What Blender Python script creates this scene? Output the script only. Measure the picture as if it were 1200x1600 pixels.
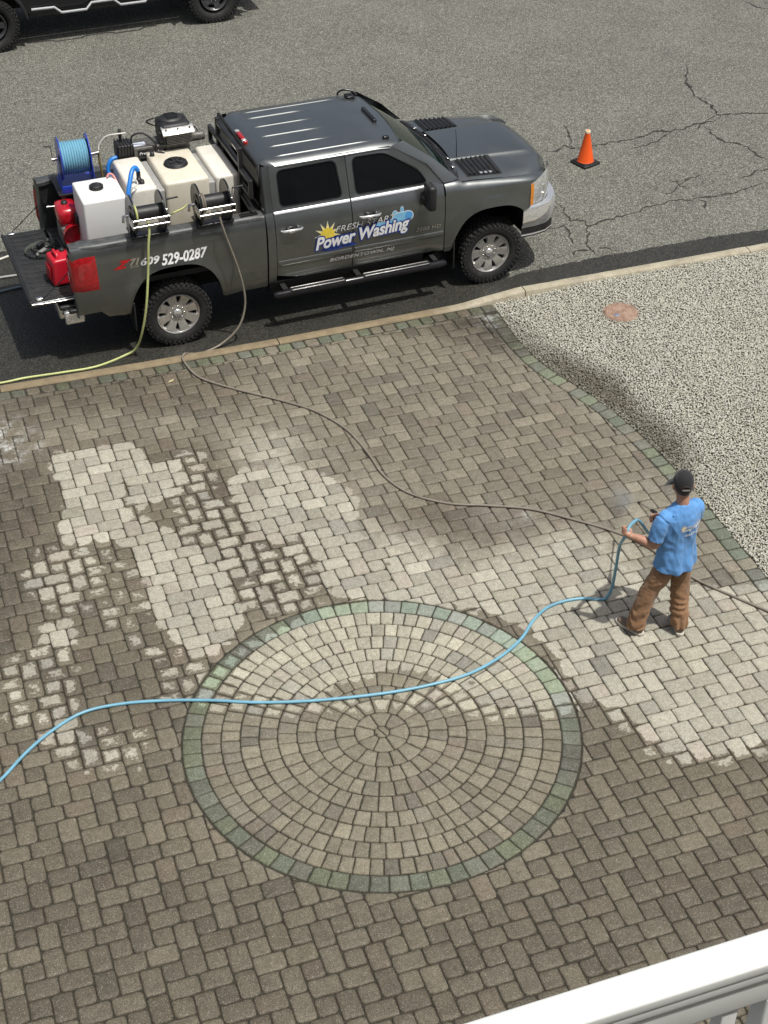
import bpy, bmesh, math, random
import numpy as np
from mathutils import Vector, Matrix, noise as mnoise
from math import sin, cos, pi, radians, atan2, hypot, sqrt

# ------------------------------------------------------------------ clear
for o in list(bpy.data.objects): bpy.data.objects.remove(o)
S = bpy.context.scene
COL = S.collection
random.seed(7)
RNG = np.random.default_rng(7)

# ------------------------------------------------------------------ camera
cd = bpy.data.cameras.new('camera'); cam = bpy.data.objects.new('camera', cd); COL.objects.link(cam)
yaw, pitch, roll = 0.3805, 0.6639, 0.0031
f_ = Vector((sin(yaw)*cos(pitch), cos(yaw)*cos(pitch), -sin(pitch)))
r_ = Vector((cos(yaw), -sin(yaw), 0)); u_ = r_.cross(f_)
r2 = cos(roll)*r_ + sin(roll)*u_; u2 = -sin(roll)*r_ + cos(roll)*u_
M = Matrix((r2, u2, -f_)).transposed().to_4x4(); M.translation = Vector((-3.389, -8.506, 9.4909))
cam.matrix_world = M
cd.sensor_fit = 'VERTICAL'; cd.sensor_height = 36.0; cd.lens = 2444.45/1600*36
cd.clip_start = 0.05; cd.clip_end = 2000
S.camera = cam
S.render.resolution_x, S.render.resolution_y = 768, 1024

# ------------------------------------------------------------------ world + sun
SUNV = Vector((0.20, -0.30, 1.0)).normalized()
w = bpy.data.worlds.new('World'); S.world = w; w.use_nodes = True
nt = w.node_tree; nt.nodes.clear()
sky = nt.nodes.new('ShaderNodeTexSky'); sky.sky_type = 'NISHITA'; sky.sun_disc = False
sky.sun_elevation = math.asin(SUNV.z); sky.sun_rotation = atan2(SUNV.x, SUNV.y)
sky.air_density = 1.0; sky.dust_density = 5.0; sky.ozone_density = 0.6
bg = nt.nodes.new('ShaderNodeBackground'); bg.inputs['Strength'].default_value = 0.095
wo = nt.nodes.new('ShaderNodeOutputWorld')
hs = nt.nodes.new('ShaderNodeHueSaturation'); hs.inputs['Saturation'].default_value = 0.68; hs.inputs['Value'].default_value = 1.1   # thin high cloud greys the blue
nt.links.new(sky.outputs[0], hs.inputs['Color']); nt.links.new(hs.outputs[0], bg.inputs[0]); nt.links.new(bg.outputs[0], wo.inputs[0])
sd = bpy.data.lights.new('sun', 'SUN'); sd.energy = 3.7; sd.angle = radians(0.9); sd.color = (1.0, 0.985, 0.925)
sun = bpy.data.objects.new('sun', sd); COL.objects.link(sun)
sun.rotation_euler = SUNV.to_track_quat('Z', 'Y').to_euler(); sun.location = (0, 0, 30)
S.view_settings.view_transform = 'Standard'; S.view_settings.look = 'None'
S.view_settings.exposure = 0.0; S.view_settings.gamma = 1.0; S.view_settings.use_curve_mapping = False

# ------------------------------------------------------------------ materials
def srgb(r, g, b):
    def c(v):
        v /= 255.0
        return v/12.92 if v <= 0.04045 else ((v+0.055)/1.055)**2.4
    return (c(r), c(g), c(b), 1.0)

class NT:
    def __init__(s, name):
        s.m = bpy.data.materials.new(name); s.m.use_nodes = True
        s.t = s.m.node_tree; s.b = s.t.nodes['Principled BSDF']
    def n(s, typ, **kw):
        nd = s.t.nodes.new('ShaderNode'+typ)
        for k, v in kw.items(): setattr(nd, k, v)
        return nd
    def link(s, a, b): s.t.links.new(a, b)
    def val(s, sock, v):
        if hasattr(v, 'is_linked') or isinstance(v, bpy.types.NodeSocket): s.link(v, sock)
        else: sock.default_value = v
    def math(s, op, a, b=0.0, clamp=False):
        nd = s.n('Math', operation=op); nd.use_clamp = clamp
        s.val(nd.inputs[0], a); s.val(nd.inputs[1], b); return nd.outputs[0]
    def mix(s, f, a, b, blend='MIX'):
        nd = s.n('Mix', data_type='RGBA', blend_type=blend)
        s.val(nd.inputs[0], f); s.val(nd.inputs[6], a); s.val(nd.inputs[7], b); return nd.outputs[2]
    def ramp(s, v, a, b, lo=0.0, hi=1.0, interp='SMOOTHSTEP'):
        nd = s.n('MapRange'); nd.interpolation_type = interp; nd.clamp = True
        s.val(nd.inputs[0], v); nd.inputs[1].default_value = a; nd.inputs[2].default_value = b
        nd.inputs[3].default_value = lo; nd.inputs[4].default_value = hi; return nd.outputs[0]
    def pos(s, obj=False):
        if obj: return s.n('TexCoord').outputs['Object']
        return s.n('NewGeometry').outputs['Position']
    def noise(s, scale, detail=3, rough=0.55, vec=None):
        nd = s.n('TexNoise'); nd.inputs['Scale'].default_value = scale
        nd.inputs['Detail'].default_value = detail; nd.inputs['Roughness'].default_value = rough
        s.link(vec if vec is not None else s.pos(), nd.inputs['Vector']); return nd.outputs['Fac']
    def voro(s, scale, vec=None, feature='F1'):
        nd = s.n('TexVoronoi', feature=feature); nd.inputs['Scale'].default_value = scale
        s.link(vec if vec is not None else s.pos(), nd.inputs['Vector']); return nd
    def attr(s, name): return s.n('Attribute', attribute_name=name)
    def bump(s, h, strength=0.3, dist=0.005):
        nd = s.n('Bump'); nd.inputs['Strength'].default_value = strength; nd.inputs['Distance'].default_value = dist
        s.link(h, nd.inputs['Height']); s.link(nd.outputs[0], s.b.inputs['Normal'])
    def base(s, v): s.val(s.b.inputs['Base Color'], v)
    def rough(s, v): s.val(s.b.inputs['Roughness'], v)

MATS = {}
def simple(name, col, rough=0.5, metal=0.0, coat=0.0, var=0.12, vscale=9.0, bump=0.0, bscale=180.0, spec=None, grime=0.0):
    """plain paint/plastic/metal with a little procedural variation in tone and gloss"""
    if name in MATS: return MATS[name]
    t = NT(name)
    n1 = t.noise(vscale, 4, 0.6, t.pos(True))
    k = t.ramp(n1, 0.3, 0.7, 1-var, 1+var, 'LINEAR')
    c = t.mix(1.0, col, t.n('CombineColor').outputs[0], 'MULTIPLY')
    cc = [n for n in t.t.nodes if n.bl_idname == 'ShaderNodeCombineColor'][0]
    for i in range(3): t.link(k, cc.inputs[i])
    if grime > 0:
        g = t.ramp(t.noise(vscale*0.6, 6, 0.7, t.pos(True)), 0.5, 0.72, 0, grime)
        c = t.mix(g, c, srgb(105, 96, 82))
    t.base(c)
    t.rough(t.ramp(n1, 0.25, 0.75, max(0.02, rough*0.85), min(1, rough*1.15), 'LINEAR'))
    t.b.inputs['Metallic'].default_value = metal
    t.b.inputs['Coat Weight'].default_value = coat; t.b.inputs['Coat Roughness'].default_value = 0.04
    if spec is not None: t.b.inputs['Specular IOR Level'].default_value = spec
    if bump > 0: t.bump(t.noise(bscale, 3, 0.6, t.pos(True)), bump, 0.002)
    MATS[name] = t.m; return t.m

# ------------------------------------------------------------------ object helpers
def link(o, parent=None):
    COL.objects.link(o)
    if parent is not None: o.parent = parent
    return o
def tag(o, label=None, cat=None, group=None, kind=None):
    if label: o['label'] = label
    if cat: o['category'] = cat
    if group: o['group'] = group
    if kind: o['kind'] = kind
    return o
def empty(name, loc=(0, 0, 0), rz=0.0, parent=None):
    o = bpy.data.objects.new(name, None); o.empty_display_size = 0.2
    o.location = loc; o.rotation_euler = (0, 0, rz); return link(o, parent)
def thing(name, label, cat, loc=(0, 0, 0), rz=0.0, group=None):
    return tag(empty(name, loc, rz), label, cat, group)

class MB:
    """collects boxes, tubes and lathes; build() links them as ONE mesh object"""
    def __init__(s): s.v = []; s.f = []; s.sm = []
    def add(s, vs, fs, smooth=False):
        o = len(s.v); s.v += [tuple(v) for v in vs]; s.f += [tuple(i+o for i in f) for f in fs]; s.sm += [smooth]*len(fs); return s
    def box(s, c, d, rz=0, rx=0, ry=0, bev=0.0, taper=1.0):
        bm = bmesh.new(); bmesh.ops.create_cube(bm, size=1.0)
        for v in bm.verts:
            k = taper if v.co.z > 0 else 1.0
            v.co = Vector((v.co.x*d[0]*k, v.co.y*d[1]*k, v.co.z*d[2]))
        if bev > 0: bmesh.ops.bevel(bm, geom=bm.edges[:], offset=bev, segments=2, profile=0.6, affect='EDGES')
        m = Matrix.Translation(c) @ Matrix.Rotation(rz, 4, 'Z') @ Matrix.Rotation(ry, 4, 'Y') @ Matrix.Rotation(rx, 4, 'X')
        bm.verts.ensure_lookup_table(); bm.verts.index_update()
        s.add([m @ v.co for v in bm.verts], [[v.index for v in f.verts] for f in bm.faces], bev > 0); bm.free(); return s
    def tube(s, pts, r, n=8, cap=True, closed=False):
        pts = [Vector(p) for p in pts]; m = len(pts)
        rr = r if isinstance(r, (list, tuple)) else [r]*m
        T = []
        for i in range(m):
            a = pts[(i-1) % m] if (closed or i > 0) else pts[i]; b = pts[(i+1) % m] if (closed or i < m-1) else pts[i]
            T.append((b-a).normalized())
        up = Vector((0, 0, 1)) if abs(T[0].z) < 0.9 else Vector((1, 0, 0))
        nrm = (up - T[0]*up.dot(T[0])).normalized(); vs = []
        for i in range(m):
            nrm = (nrm - T[i]*nrm.dot(T[i])).normalized(); bn = T[i].cross(nrm)
            for k in range(n):
                a = 2*pi*k/n; vs.append(pts[i] + (nrm*cos(a) + bn*sin(a))*rr[i])
        fs = []
        for i in range(m if closed else m-1):
            for k in range(n):
                j = (i+1) % m; fs.append((i*n+k, i*n+(k+1) % n, j*n+(k+1) % n, j*n+k))
        s.add(vs, fs, True)
        if cap and not closed:
            s.add(vs[:n], [tuple(range(n-1, -1, -1))]); s.add(vs[-n:], [tuple(range(n))])
        return s
    def lathe(s, prof, n=24, origin=(0, 0, 0), axis='Z', smooth=True, cap=False):
        """prof: (radius, height) pairs"""
        vs = []; fs = []; O = Vector(origin)
        for (r, h) in prof:
            for k in range(n):
                a = 2*pi*k/n; x, y = r*cos(a), r*sin(a)
                vs.append(O + Vector({'Z': (x, y, h), 'Y': (x, h, -y), 'X': (h, x, y)}[axis]))
        for i in range(len(prof)-1):
            for k in range(n): fs.append((i*n+k, i*n+(k+1) % n, (i+1)*n+(k+1) % n, (i+1)*n+k))
        if cap: fs.append(tuple(range((len(prof)-1)*n, len(prof)*n))); fs.append(tuple(range(n-1, -1, -1)))
        return s.add(vs, fs, smooth)
    def grid(s, rows, smooth=True, flip=False):
        n = len(rows[0]); vs = [p for r in rows for p in r]; fs = []
        for i in range(len(rows)-1):
            for k in range(n-1):
                q = (i*n+k, i*n+k+1, (i+1)*n+k+1, (i+1)*n+k); fs.append(q[::-1] if flip else q)
        return s.add(vs, fs, smooth)
    def prism(s, poly, z0, z1, smooth=False):
        n = len(poly); vs = [(x, y, z0) for x, y in poly]+[(x, y, z1) for x, y in poly]
        fs = [(i, (i+1) % n, n+(i+1) % n, n+i) for i in range(n)]+[tuple(range(n, 2*n)), tuple(range(n-1, -1, -1))]
        return s.add(vs, fs, smooth)
    def xf(s, m):
        s.v = [tuple(m @ Vector(v)) for v in s.v]; return s
    def mesh(s, name):
        me = bpy.data.meshes.new(name); me.from_pydata(s.v, [], s.f)
        me.polygons.foreach_set('use_smooth', s.sm); me.update(); return me
    def build(s, name, mat, parent=None, loc=None, sharp=None, fix=False):
        me = s.mesh(name)
        if fix:
            bm = bmesh.new(); bm.from_mesh(me); bmesh.ops.recalc_face_normals(bm, faces=bm.faces[:]); bm.to_mesh(me); bm.free()
        if mat is not None: me.materials.append(mat)
        if sharp: me.set_sharp_from_angle(angle=radians(sharp))
        o = bpy.data.objects.new(name, me)
        if loc is not None: o.location = loc
        return link(o, parent)

def crom(pts, k=8):
    """Catmull-Rom through points"""
    P = [Vector(p) for p in pts]; P = [P[0]*2-P[1]]+P+[P[-1]*2-P[-2]]; out = []
    for i in range(1, len(P)-2):
        a, b, c, d = P[i-1:i+3]
        for j in range(k):
            t = j/k
            out.append(0.5*((2*b)+(c-a)*t+(2*a-5*b+4*c-d)*t*t+(-a+3*b-3*c+d)*t**3))
    out.append(P[-2]); return out

def lerp_tab(x, tab):
    if x <= tab[0][0]: return tab[0][1]
    for (a, va), (b, vb) in zip(tab, tab[1:]):
        if x <= b: return va+(vb-va)*(x-a)/(b-a)
    return tab[-1][1]

def copy_tree(o, parent=None):
    c = o.copy(); COL.objects.link(c); c.parent = parent
    for ch in list(o.children):
        if ch.parent == o: copy_tree(ch, c)
    return c

# ------------------------------------------------------------------ ground fields (wet, dry and dirty areas, plus a painted shadow and glints, in metres on the ground)
DRY=[
 (0.42,[(-0.7,4.41),(-0.23,4.48),(-0.16,3.95),(-0.38,3.61),(-0.16,3.43),(-0.21,2.99),(-0.19,2.72),(-0.05,2.58),(0.23,2.77),(0.28,2.53),(0.15,2.24),(0.18,2.02),(0.02,1.57),(-0.16,1.64),(-0.44,1.71),(-0.59,2.05),(-0.66,2.48),(-0.83,2.97),(-0.82,3.59)]),
 (0.26,[(-2.23,3.44),(-2.06,3.5),(-1.69,3.31),(-1.47,3.23),(-1.44,2.87),(-1.37,2.64),(-1.51,2.02),(-1.45,1.69),(-1.57,1.59),(-1.78,1.9),(-1.94,2.34),(-1.96,2.58),(-2.12,2.41),(-2.32,2.49),(-2.43,2.93),(-2.28,3.16)]),
 (0.42,[(-2.21,3.52),(-1.68,3.35),(-1.76,2.91),(-1.92,2.73),(-1.94,2.34),(-2.28,2.48),(-2.42,2.97)]),
 (1,[(-1.72,4.96),(-1.26,4.88),(-0.85,4.82),(-0.82,4.38),(-0.63,4.36),(-0.66,4.05),(-0.8,3.77),(-1.0,3.73),(-1.16,3.73),(-1.08,3.61),(-0.98,3.3),(-0.86,3.25),(-0.86,2.98),(-0.71,2.84),(-0.69,2.58),(-0.63,2.34),(-0.66,2.07),(-0.58,1.84),(-0.77,1.57),(-1.04,1.42),(-1.23,1.42),(-1.3,1.7),(-1.37,1.96),(-1.43,2.26),(-1.32,2.53),(-1.38,2.8),(-1.33,3.08),(-1.46,3.31),(-1.64,3.38),(-1.94,3.45),(-1.91,3.75),(-1.8,3.98),(-1.75,4.34),(-1.79,4.64)]),
 (0.4,[(-1.14,4.34),(-1.07,4.31),(-1.1,3.57),(-1.27,3.32),(-1.26,3.77)]),
 (1,[(-0.14,3.84),(0.04,3.97),(0.41,3.87),(0.66,3.68),(0.79,3.38),(0.78,2.69),(0.52,2.01),(0.18,1.74),(0.17,1.99),(0.25,2.37),(0.3,2.74),(0.17,2.75),(-0.02,2.66),(-0.19,2.81),(-0.18,3.16),(-0.14,3.47),(-0.23,3.64)]),
 (1,[(0.46,3.76),(0.76,3.64),(0.97,3.09),(0.79,2.62),(0.76,2.36),(1.01,2.16),(1.17,1.91),(1.48,1.71),(1.74,1.55),(2.0,1.54),(2.41,1.61),(2.85,1.35),(2.96,0.94),(3.25,0.72),(4.19,0.35),(3.19,-1.28),(2.67,-1.23),(2.32,-1.19),(2.08,-0.99),(2.0,-0.85),(2.07,-0.51),(1.88,-0.4),(1.74,-0.09),(1.79,0.32),(1.71,0.67),(1.44,1.05),(1.12,1.32),(0.64,1.56),(0.31,1.69),(0.22,1.97),(0.33,2.43)]),
 (0.42,[(1.73,-0.04),(1.89,-0.38),(2.07,-0.5),(2.03,-0.86),(2.33,-1.18),(2.93,-1.29),(2.83,-1.44),(2.22,-1.36),(1.94,-1.13),(1.85,-0.63),(1.62,-0.38)]),
 (1,[(-2.35,2.35),(-2.09,2.34),(-2.09,2.06),(-2.2,1.8),(-2.4,1.82),(-2.42,2.15)]),
 (0.36,[(-2.76,2.23),(-2.11,1.97),(-2.28,1.14),(-2.28,0.39),(-2.51,0.48),(-2.65,0.76),(-2.74,0.97),(-2.94,1.31)]),
 (0.28,[(-2.35,0.93),(-1.75,0.78),(-1.94,0.22),(-2.33,0.41)]),
 (0.33,[(-1.59,1.77),(-1.26,1.64),(-1.13,1.32),(-1.48,0.86),(-1.68,1.03)]),
 (1,[(-2.5,1.14),(-2.34,1.08),(-2.44,0.79),(-2.53,0.94)]),
 (0.45,[(-1.34,1.04),(-1.1,1.29),(-0.6,1.54),(-0.2,0.64),(-0.37,0.49),(0.77,0.38),(1.73,-0.17),(1.52,-0.46),(0.86,-0.22),(0.61,0.02),(-0.11,0.27),(-0.84,0.48),(-1.4,0.82)]),
 (1,[(-0.43,1.51),(0.05,1.65),(0.63,1.54),(1.15,1.26),(1.49,0.75),(1.65,0.29),(1.69,-0.11),(1.57,-0.23),(1.15,-0.11),(0.96,0.01),(0.77,0.38),(0.41,0.69),(0.1,0.64),(-0.19,0.67),(-0.33,0.6),(-0.74,0.76),(-0.89,0.91),(-0.76,1.24)]),
]
LITE=[
 (0.22,[(-1.55,5.73),(-0.46,5.3),(0.62,4.87),(1.43,4.29),(1.68,3.46),(1.31,3.96),(0.5,4.28),(-0.59,4.84),(-1.76,5.05)]),
 (1,[(-0.03,4.37),(0.57,4.48),(1.32,4.18),(1.57,3.64),(1.44,3.02),(1.03,2.55),(1.3,2.38),(1.35,2.11),(1.58,1.94),(1.83,1.76),(2.1,1.82),(2.56,1.9),(3.01,1.64),(3.19,1.22),(3.45,1.07),(4.54,0.88),(3.97,0.01),(2.81,0.66),(2.21,1.28),(1.53,1.25),(0.98,1.77),(0.64,2.21),(0.39,2.61),(0.31,3.52)]),
 (0.42,[(3.61,5.08),(3.78,4.61),(4.03,3.86),(4.15,2.87),(4.16,2.03),(4.13,1.03),(4.11,0.38),(3.89,0.42),(3.9,1.12),(3.91,2.11),(3.9,2.88),(3.75,3.77),(3.58,4.52)]),
 (0.3,[(0.67,4.36),(1.42,3.96),(1.52,3.32),(1.32,2.83),(0.94,2.52),(0.09,2.68)]),
 (0.17,[(0.14,6.16),(1.12,6.36),(3.46,5.44),(3.79,3.11),(3.91,1.99),(2.74,1.79),(1.49,2.83),(0.85,4.27)]),
 (0.25,[(-1.42,0.75),(-1.1,1.29),(-0.46,1.62),(0.62,1.52),(1.48,0.85),(1.7,0.01),(1.54,-0.58),(1.07,-1.23),(0.33,-1.6),(-0.59,-1.54),(-1.26,-0.97),(-1.59,-0.18)]),
 (0.3,[(3.77,2.39),(3.99,1.62),(4.1,0.54),(3.62,-0.22),(2.99,0.98),(3.03,1.68)]),
 (0.55,[(3.48,2.39),(3.63,2.33),(3.64,1.76),(3.39,1.7)]),
 (0.4,[(1.82,2.48),(2.32,2.51),(2.46,2.23),(2.16,2.02),(1.83,2.2)]),
]
DARK=[
 (0.9,[(-2.42,5.43),(-1.87,4.85),(-1.84,3.92),(-2.25,3.04),(-2.54,2.21),(-3.05,1.89)]),
 (0.55,[(-2.23,6.53),(-0.72,6.22),(0.68,5.95),(0.86,5.59),(-0.14,5.17),(-1.47,5.44),(-2.34,5.91)]),
 (1.6,[(2.94,5.92),(3.71,5.99),(3.92,5.72),(3.85,4.99),(3.42,5.01),(3.0,5.5)]),
 (0.55,[(0.84,2.49),(1.35,2.67),(1.86,2.58),(2.58,2.18),(2.74,1.79),(2.08,1.84),(1.76,1.74),(1.23,2.05)]),
 (0.75,[(-3.48,0.01),(-2.65,-0.32),(-2.42,-0.99),(-2.54,-2.0),(-3.77,-1.72)]),
 (0.4,[(1.61,-0.29),(1.95,-0.67),(1.85,-1.17),(1.29,-1.67),(0.8,-1.75),(0.73,-1.45),(1.21,-1.06)]),
 (0.7,[(-0.52,4.57),(-0.16,4.42),(-0.13,2.61),(0.31,2.75),(0.11,1.82),(-0.5,1.86),(-0.75,2.45),(-0.76,3.5)]),
 (0.5,[(-2.54,2.21),(-0.95,1.77),(-1.42,0.75),(-2.43,0.67),(-2.73,1.26)]),
 (0.5,[(1.06,-1.78),(1.66,-2.02),(2.0,-2.74),(0.9,-2.79),(0.57,-2.42)]),
 (0.6,[(-3.46,0.71),(-1.5,-1.23),(0.65,-2.27),(2.91,-1.88),(1.71,-3.68),(-3.86,-1.69)]),
 (0.7,[(2.43,0.81),(2.55,0.66),(2.44,0.47),(2.08,0.52),(2.15,0.78)]),  # the man's cast shadow, painted dark into the stones
]
FOAM_GLINT=[
 (1,[(-2.28,5.82),(-2.03,5.72),(-1.92,5.24),(-1.81,5.13),(-1.95,4.94),(-2.18,4.92),(-2.44,4.96)]),
 (0.8,[(3.46,5.9),(3.77,5.86),(3.75,5.56),(3.52,5.49)]),
 (0.5,[(2.11,2.37),(2.49,2.27),(2.45,2.12),(2.2,2.11)]),  # bright wet glints, painted pale into the stones; not foam
 (0.45,[(-1.9,5.86),(-1.71,5.15),(-1.84,4.84),(-2.01,5.15)]),
]
GW=[
 (0.75,[(3.74,5.89),(3.89,5.68),(3.89,5.07),(4.01,4.59),(4.24,3.8),(4.33,2.98),(4.29,2.14),(4.2,1.61),(4.05,1.67),(4.08,2.29),(4.07,3.21),(3.89,4.04),(3.63,4.95),(3.65,5.77)]),
 (1,[(3.87,5.96),(3.87,5.5),(3.95,4.92),(4.29,4.26),(4.44,3.89),(4.38,3.67),(4.34,3.44),(4.52,2.71),(4.39,2.4),(4.16,2.24),(4.08,2.44),(4.05,3.17),(3.91,3.76),(3.74,4.27),(3.67,5.08)]),
 (0.5,[(4.02,2.98),(4.11,2.22),(4.03,1.57),(3.94,2.05)]),
 (0.6,[(4.99,5.44),(5.33,5.36),(5.32,5.12),(5.11,4.97),(4.84,5.08)]),
]
RW=[
 (1,[(-1.94,9.12),(-1.05,8.84),(0.85,8.62),(3.1,7.73),(4.19,6.66),(4.84,6.73),(5.68,6.72),(7.14,6.67),(8.54,6.52),(8.05,5.79),(4.23,6.02),(0.82,5.92),(-2.43,6.23)]),
]
CRACKS=[
 [(6.23,9.73),(6.47,9.68),(6.7,9.78),(6.72,9.65),(6.84,9.93),(7.01,10.39)],
 [(6.72,9.65),(6.83,9.61),(7.04,9.61),(7.24,9.65),(7.54,9.61),(7.89,9.64),(8.1,9.76),(8.29,9.64),(8.58,9.69),(8.87,9.74),(9.08,9.71),(9.29,9.88)],
 [(7.54,9.34),(7.86,9.41),(8.16,9.53),(8.37,9.65)],
 [(8.87,9.62),(8.82,9.35),(8.84,9.06),(9.0,8.96),(9.06,8.78),(9.04,8.51),(9.11,8.33)],
 [(5.23,7.59),(5.45,7.63),(5.58,7.65),(5.52,7.34),(5.44,7.12)],
 [(5.79,8.32),(5.78,8.04),(5.69,7.74),(5.86,7.67),(5.85,7.48),(6.13,7.57),(6.44,7.58),(6.79,7.68),(7.19,7.73),(7.56,7.66),(7.82,7.62),(8.17,7.63),(8.55,7.73),(8.84,7.69)],
 [(5.85,7.48),(5.66,7.16),(5.6,6.93),(5.6,6.74)],
 [(5.31,6.86),(5.43,6.96),(5.6,6.94)],
 [(5.73,6.94),(5.84,6.84),(5.88,6.74)],
 [(7.2,7.98),(7.38,7.94),(7.6,8.1),(7.76,8.22),(7.94,8.23),(8.06,8.29)],
 [(7.51,8.28),(7.63,8.16)],
 [(7.58,7.65),(7.63,7.56),(7.53,7.39)],
 [(8.46,7.95),(8.78,8.09),(9.11,8.1)],
 [(9.83,11.74),(9.48,11.2),(9.29,10.63),(9.33,10.23),(9.28,9.88),(9.62,9.82),(10.23,9.56)],
 [(9.28,9.88),(8.94,9.77),(8.64,9.53)],
 [(12.14,13.85),(12.2,13.44),(12.55,13.11)],
 [(7.6,8.28),(7.54,8.1),(7.66,7.95)],
]
BORDER=[(3.79, 6.03), (3.75, 5.63), (3.74, 5.26), (3.68, 4.98), (3.77, 4.62), (3.83, 4.38), (3.91, 4.1), (4.02, 3.85), (4.06, 3.5), (4.12, 3.24), (4.13, 2.86), (4.15, 2.54), (4.16, 2.32), (4.15, 2.02), (4.1, 1.67), (4.11, 1.35), (4.11, 1.04), (4.1, 0.74), (4.08, 0.35), (4.06, -0.16)]
BROWN=[(0.12, 6.34), (0.03, 6.06), (0.1, 5.75), (0.36, 5.41), (0.75, 5.02), (1.06, 4.66), (1.26, 4.21), (1.32, 3.72), (1.33, 3.3), (1.46, 2.93), (1.75, 2.64), (2.09, 2.47), (2.48, 2.25), (2.81, 1.93), (3.07, 1.64), (3.25, 1.33), (3.33, 1.04), (3.45, 0.71), (3.65, 0.37), (3.82, 0.1), (4.07, -0.35)]
YELLOW=[(-0.43, 6.69), (-0.52, 6.63), (-0.88, 6.52), (-1.27, 6.54), (-1.66, 6.58), (-1.95, 6.58), (-2.36, 6.66)]
BLUE=[(-3.42, 0.37), (-3.07, 0.61), (-2.82, 0.83), (-2.57, 1.0), (-2.27, 1.12), (-1.94, 1.1), (-1.58, 1.0), (-1.22, 0.86), (-0.88, 0.7), (-0.52, 0.57), (-0.15, 0.47), (0.23, 0.39), (0.57, 0.35), (0.94, 0.35), (1.28, 0.44), (1.57, 0.59), (1.79, 0.78), (2.01, 0.89), (2.27, 0.89), (2.49, 0.8)]

class Field:
    """a smooth map over the ground, rasterised from polygons"""
    X0, Y0, H, W_, H_ = -5.5, -5.0, 0.025, 640, 480
    def __init__(s, polys, base=0.0, sigma=0.05):
        gx = s.X0+(np.arange(s.W_)+.5)*s.H; gy = s.Y0+(np.arange(s.H_)+.5)*s.H
        X, Y = np.meshgrid(gx, gy); F = np.full(X.shape, base)
        for lv, pl in polys:
            ins = np.zeros(X.shape, bool); n = len(pl)
            for i in range(n):
                (xa, ya), (xb, yb) = pl[i], pl[(i+1) % n]
                if ya == yb: continue
                ins ^= ((ya > Y) != (yb > Y)) & (X < (xb-xa)*(Y-ya)/(yb-ya)+xa)
            F[ins] = lv
        r = max(1, int(3*sigma/s.H)); k = np.exp(-0.5*(np.arange(-r, r+1)*s.H/sigma)**2); k /= k.sum()
        Fp = np.pad(F, r, mode='edge')
        Fp = np.apply_along_axis(lambda m: np.convolve(m, k, 'valid'), 0, Fp)
        s.F = np.apply_along_axis(lambda m: np.convolve(m, k, 'valid'), 1, Fp)
    def __call__(s, x, y):
        x = np.asarray(x); y = np.asarray(y)
        u = np.clip((x-s.X0)/s.H-.5, 0, s.W_-1.001); v = np.clip((y-s.Y0)/s.H-.5, 0, s.H_-1.001)
        i = u.astype(int); j = v.astype(int); a = u-i; b = v-j; F = s.F
        return (F[j, i]*(1-a)+F[j, i+1]*a)*(1-b)+(F[j+1, i]*(1-a)+F[j+1, i+1]*a)*b
fDRY = Field(DRY, -0.15, 0.045); fLITE = Field(LITE, 0.0, 0.17); fDARK = Field(DARK, 0.0, 0.16)
fFOAM_GLINT = Field(FOAM_GLINT, 0.0, 0.07); fGW = Field(GW, 0.0, 0.16); fRW = Field([(lv, pl) for lv, pl in RW], 0.0, 0.05)

def np_mesh(name, V, tris, attrs=None, smooth=True):
    """mesh from numpy arrays (triangles), attrs: {name: Nx4 point colours}"""
    me = bpy.data.meshes.new(name)
    me.vertices.add(len(V)); me.vertices.foreach_set('co', np.asarray(V, np.float32).ravel())
    nt_ = len(tris); me.loops.add(nt_*3); me.loops.foreach_set('vertex_index', np.asarray(tris, np.int32).ravel())
    me.polygons.add(nt_); me.polygons.foreach_set('loop_start', np.arange(0, nt_*3, 3, dtype=np.int32))
    me.polygons.foreach_set('use_smooth', np.full(nt_, smooth)); me.update(calc_edges=True)
    for k, a in (attrs or {}).items():
        at = me.attributes.new(k, 'FLOAT_COLOR', 'POINT'); at.data.foreach_set('color', np.asarray(a, np.float32).ravel())
    return me

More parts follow.
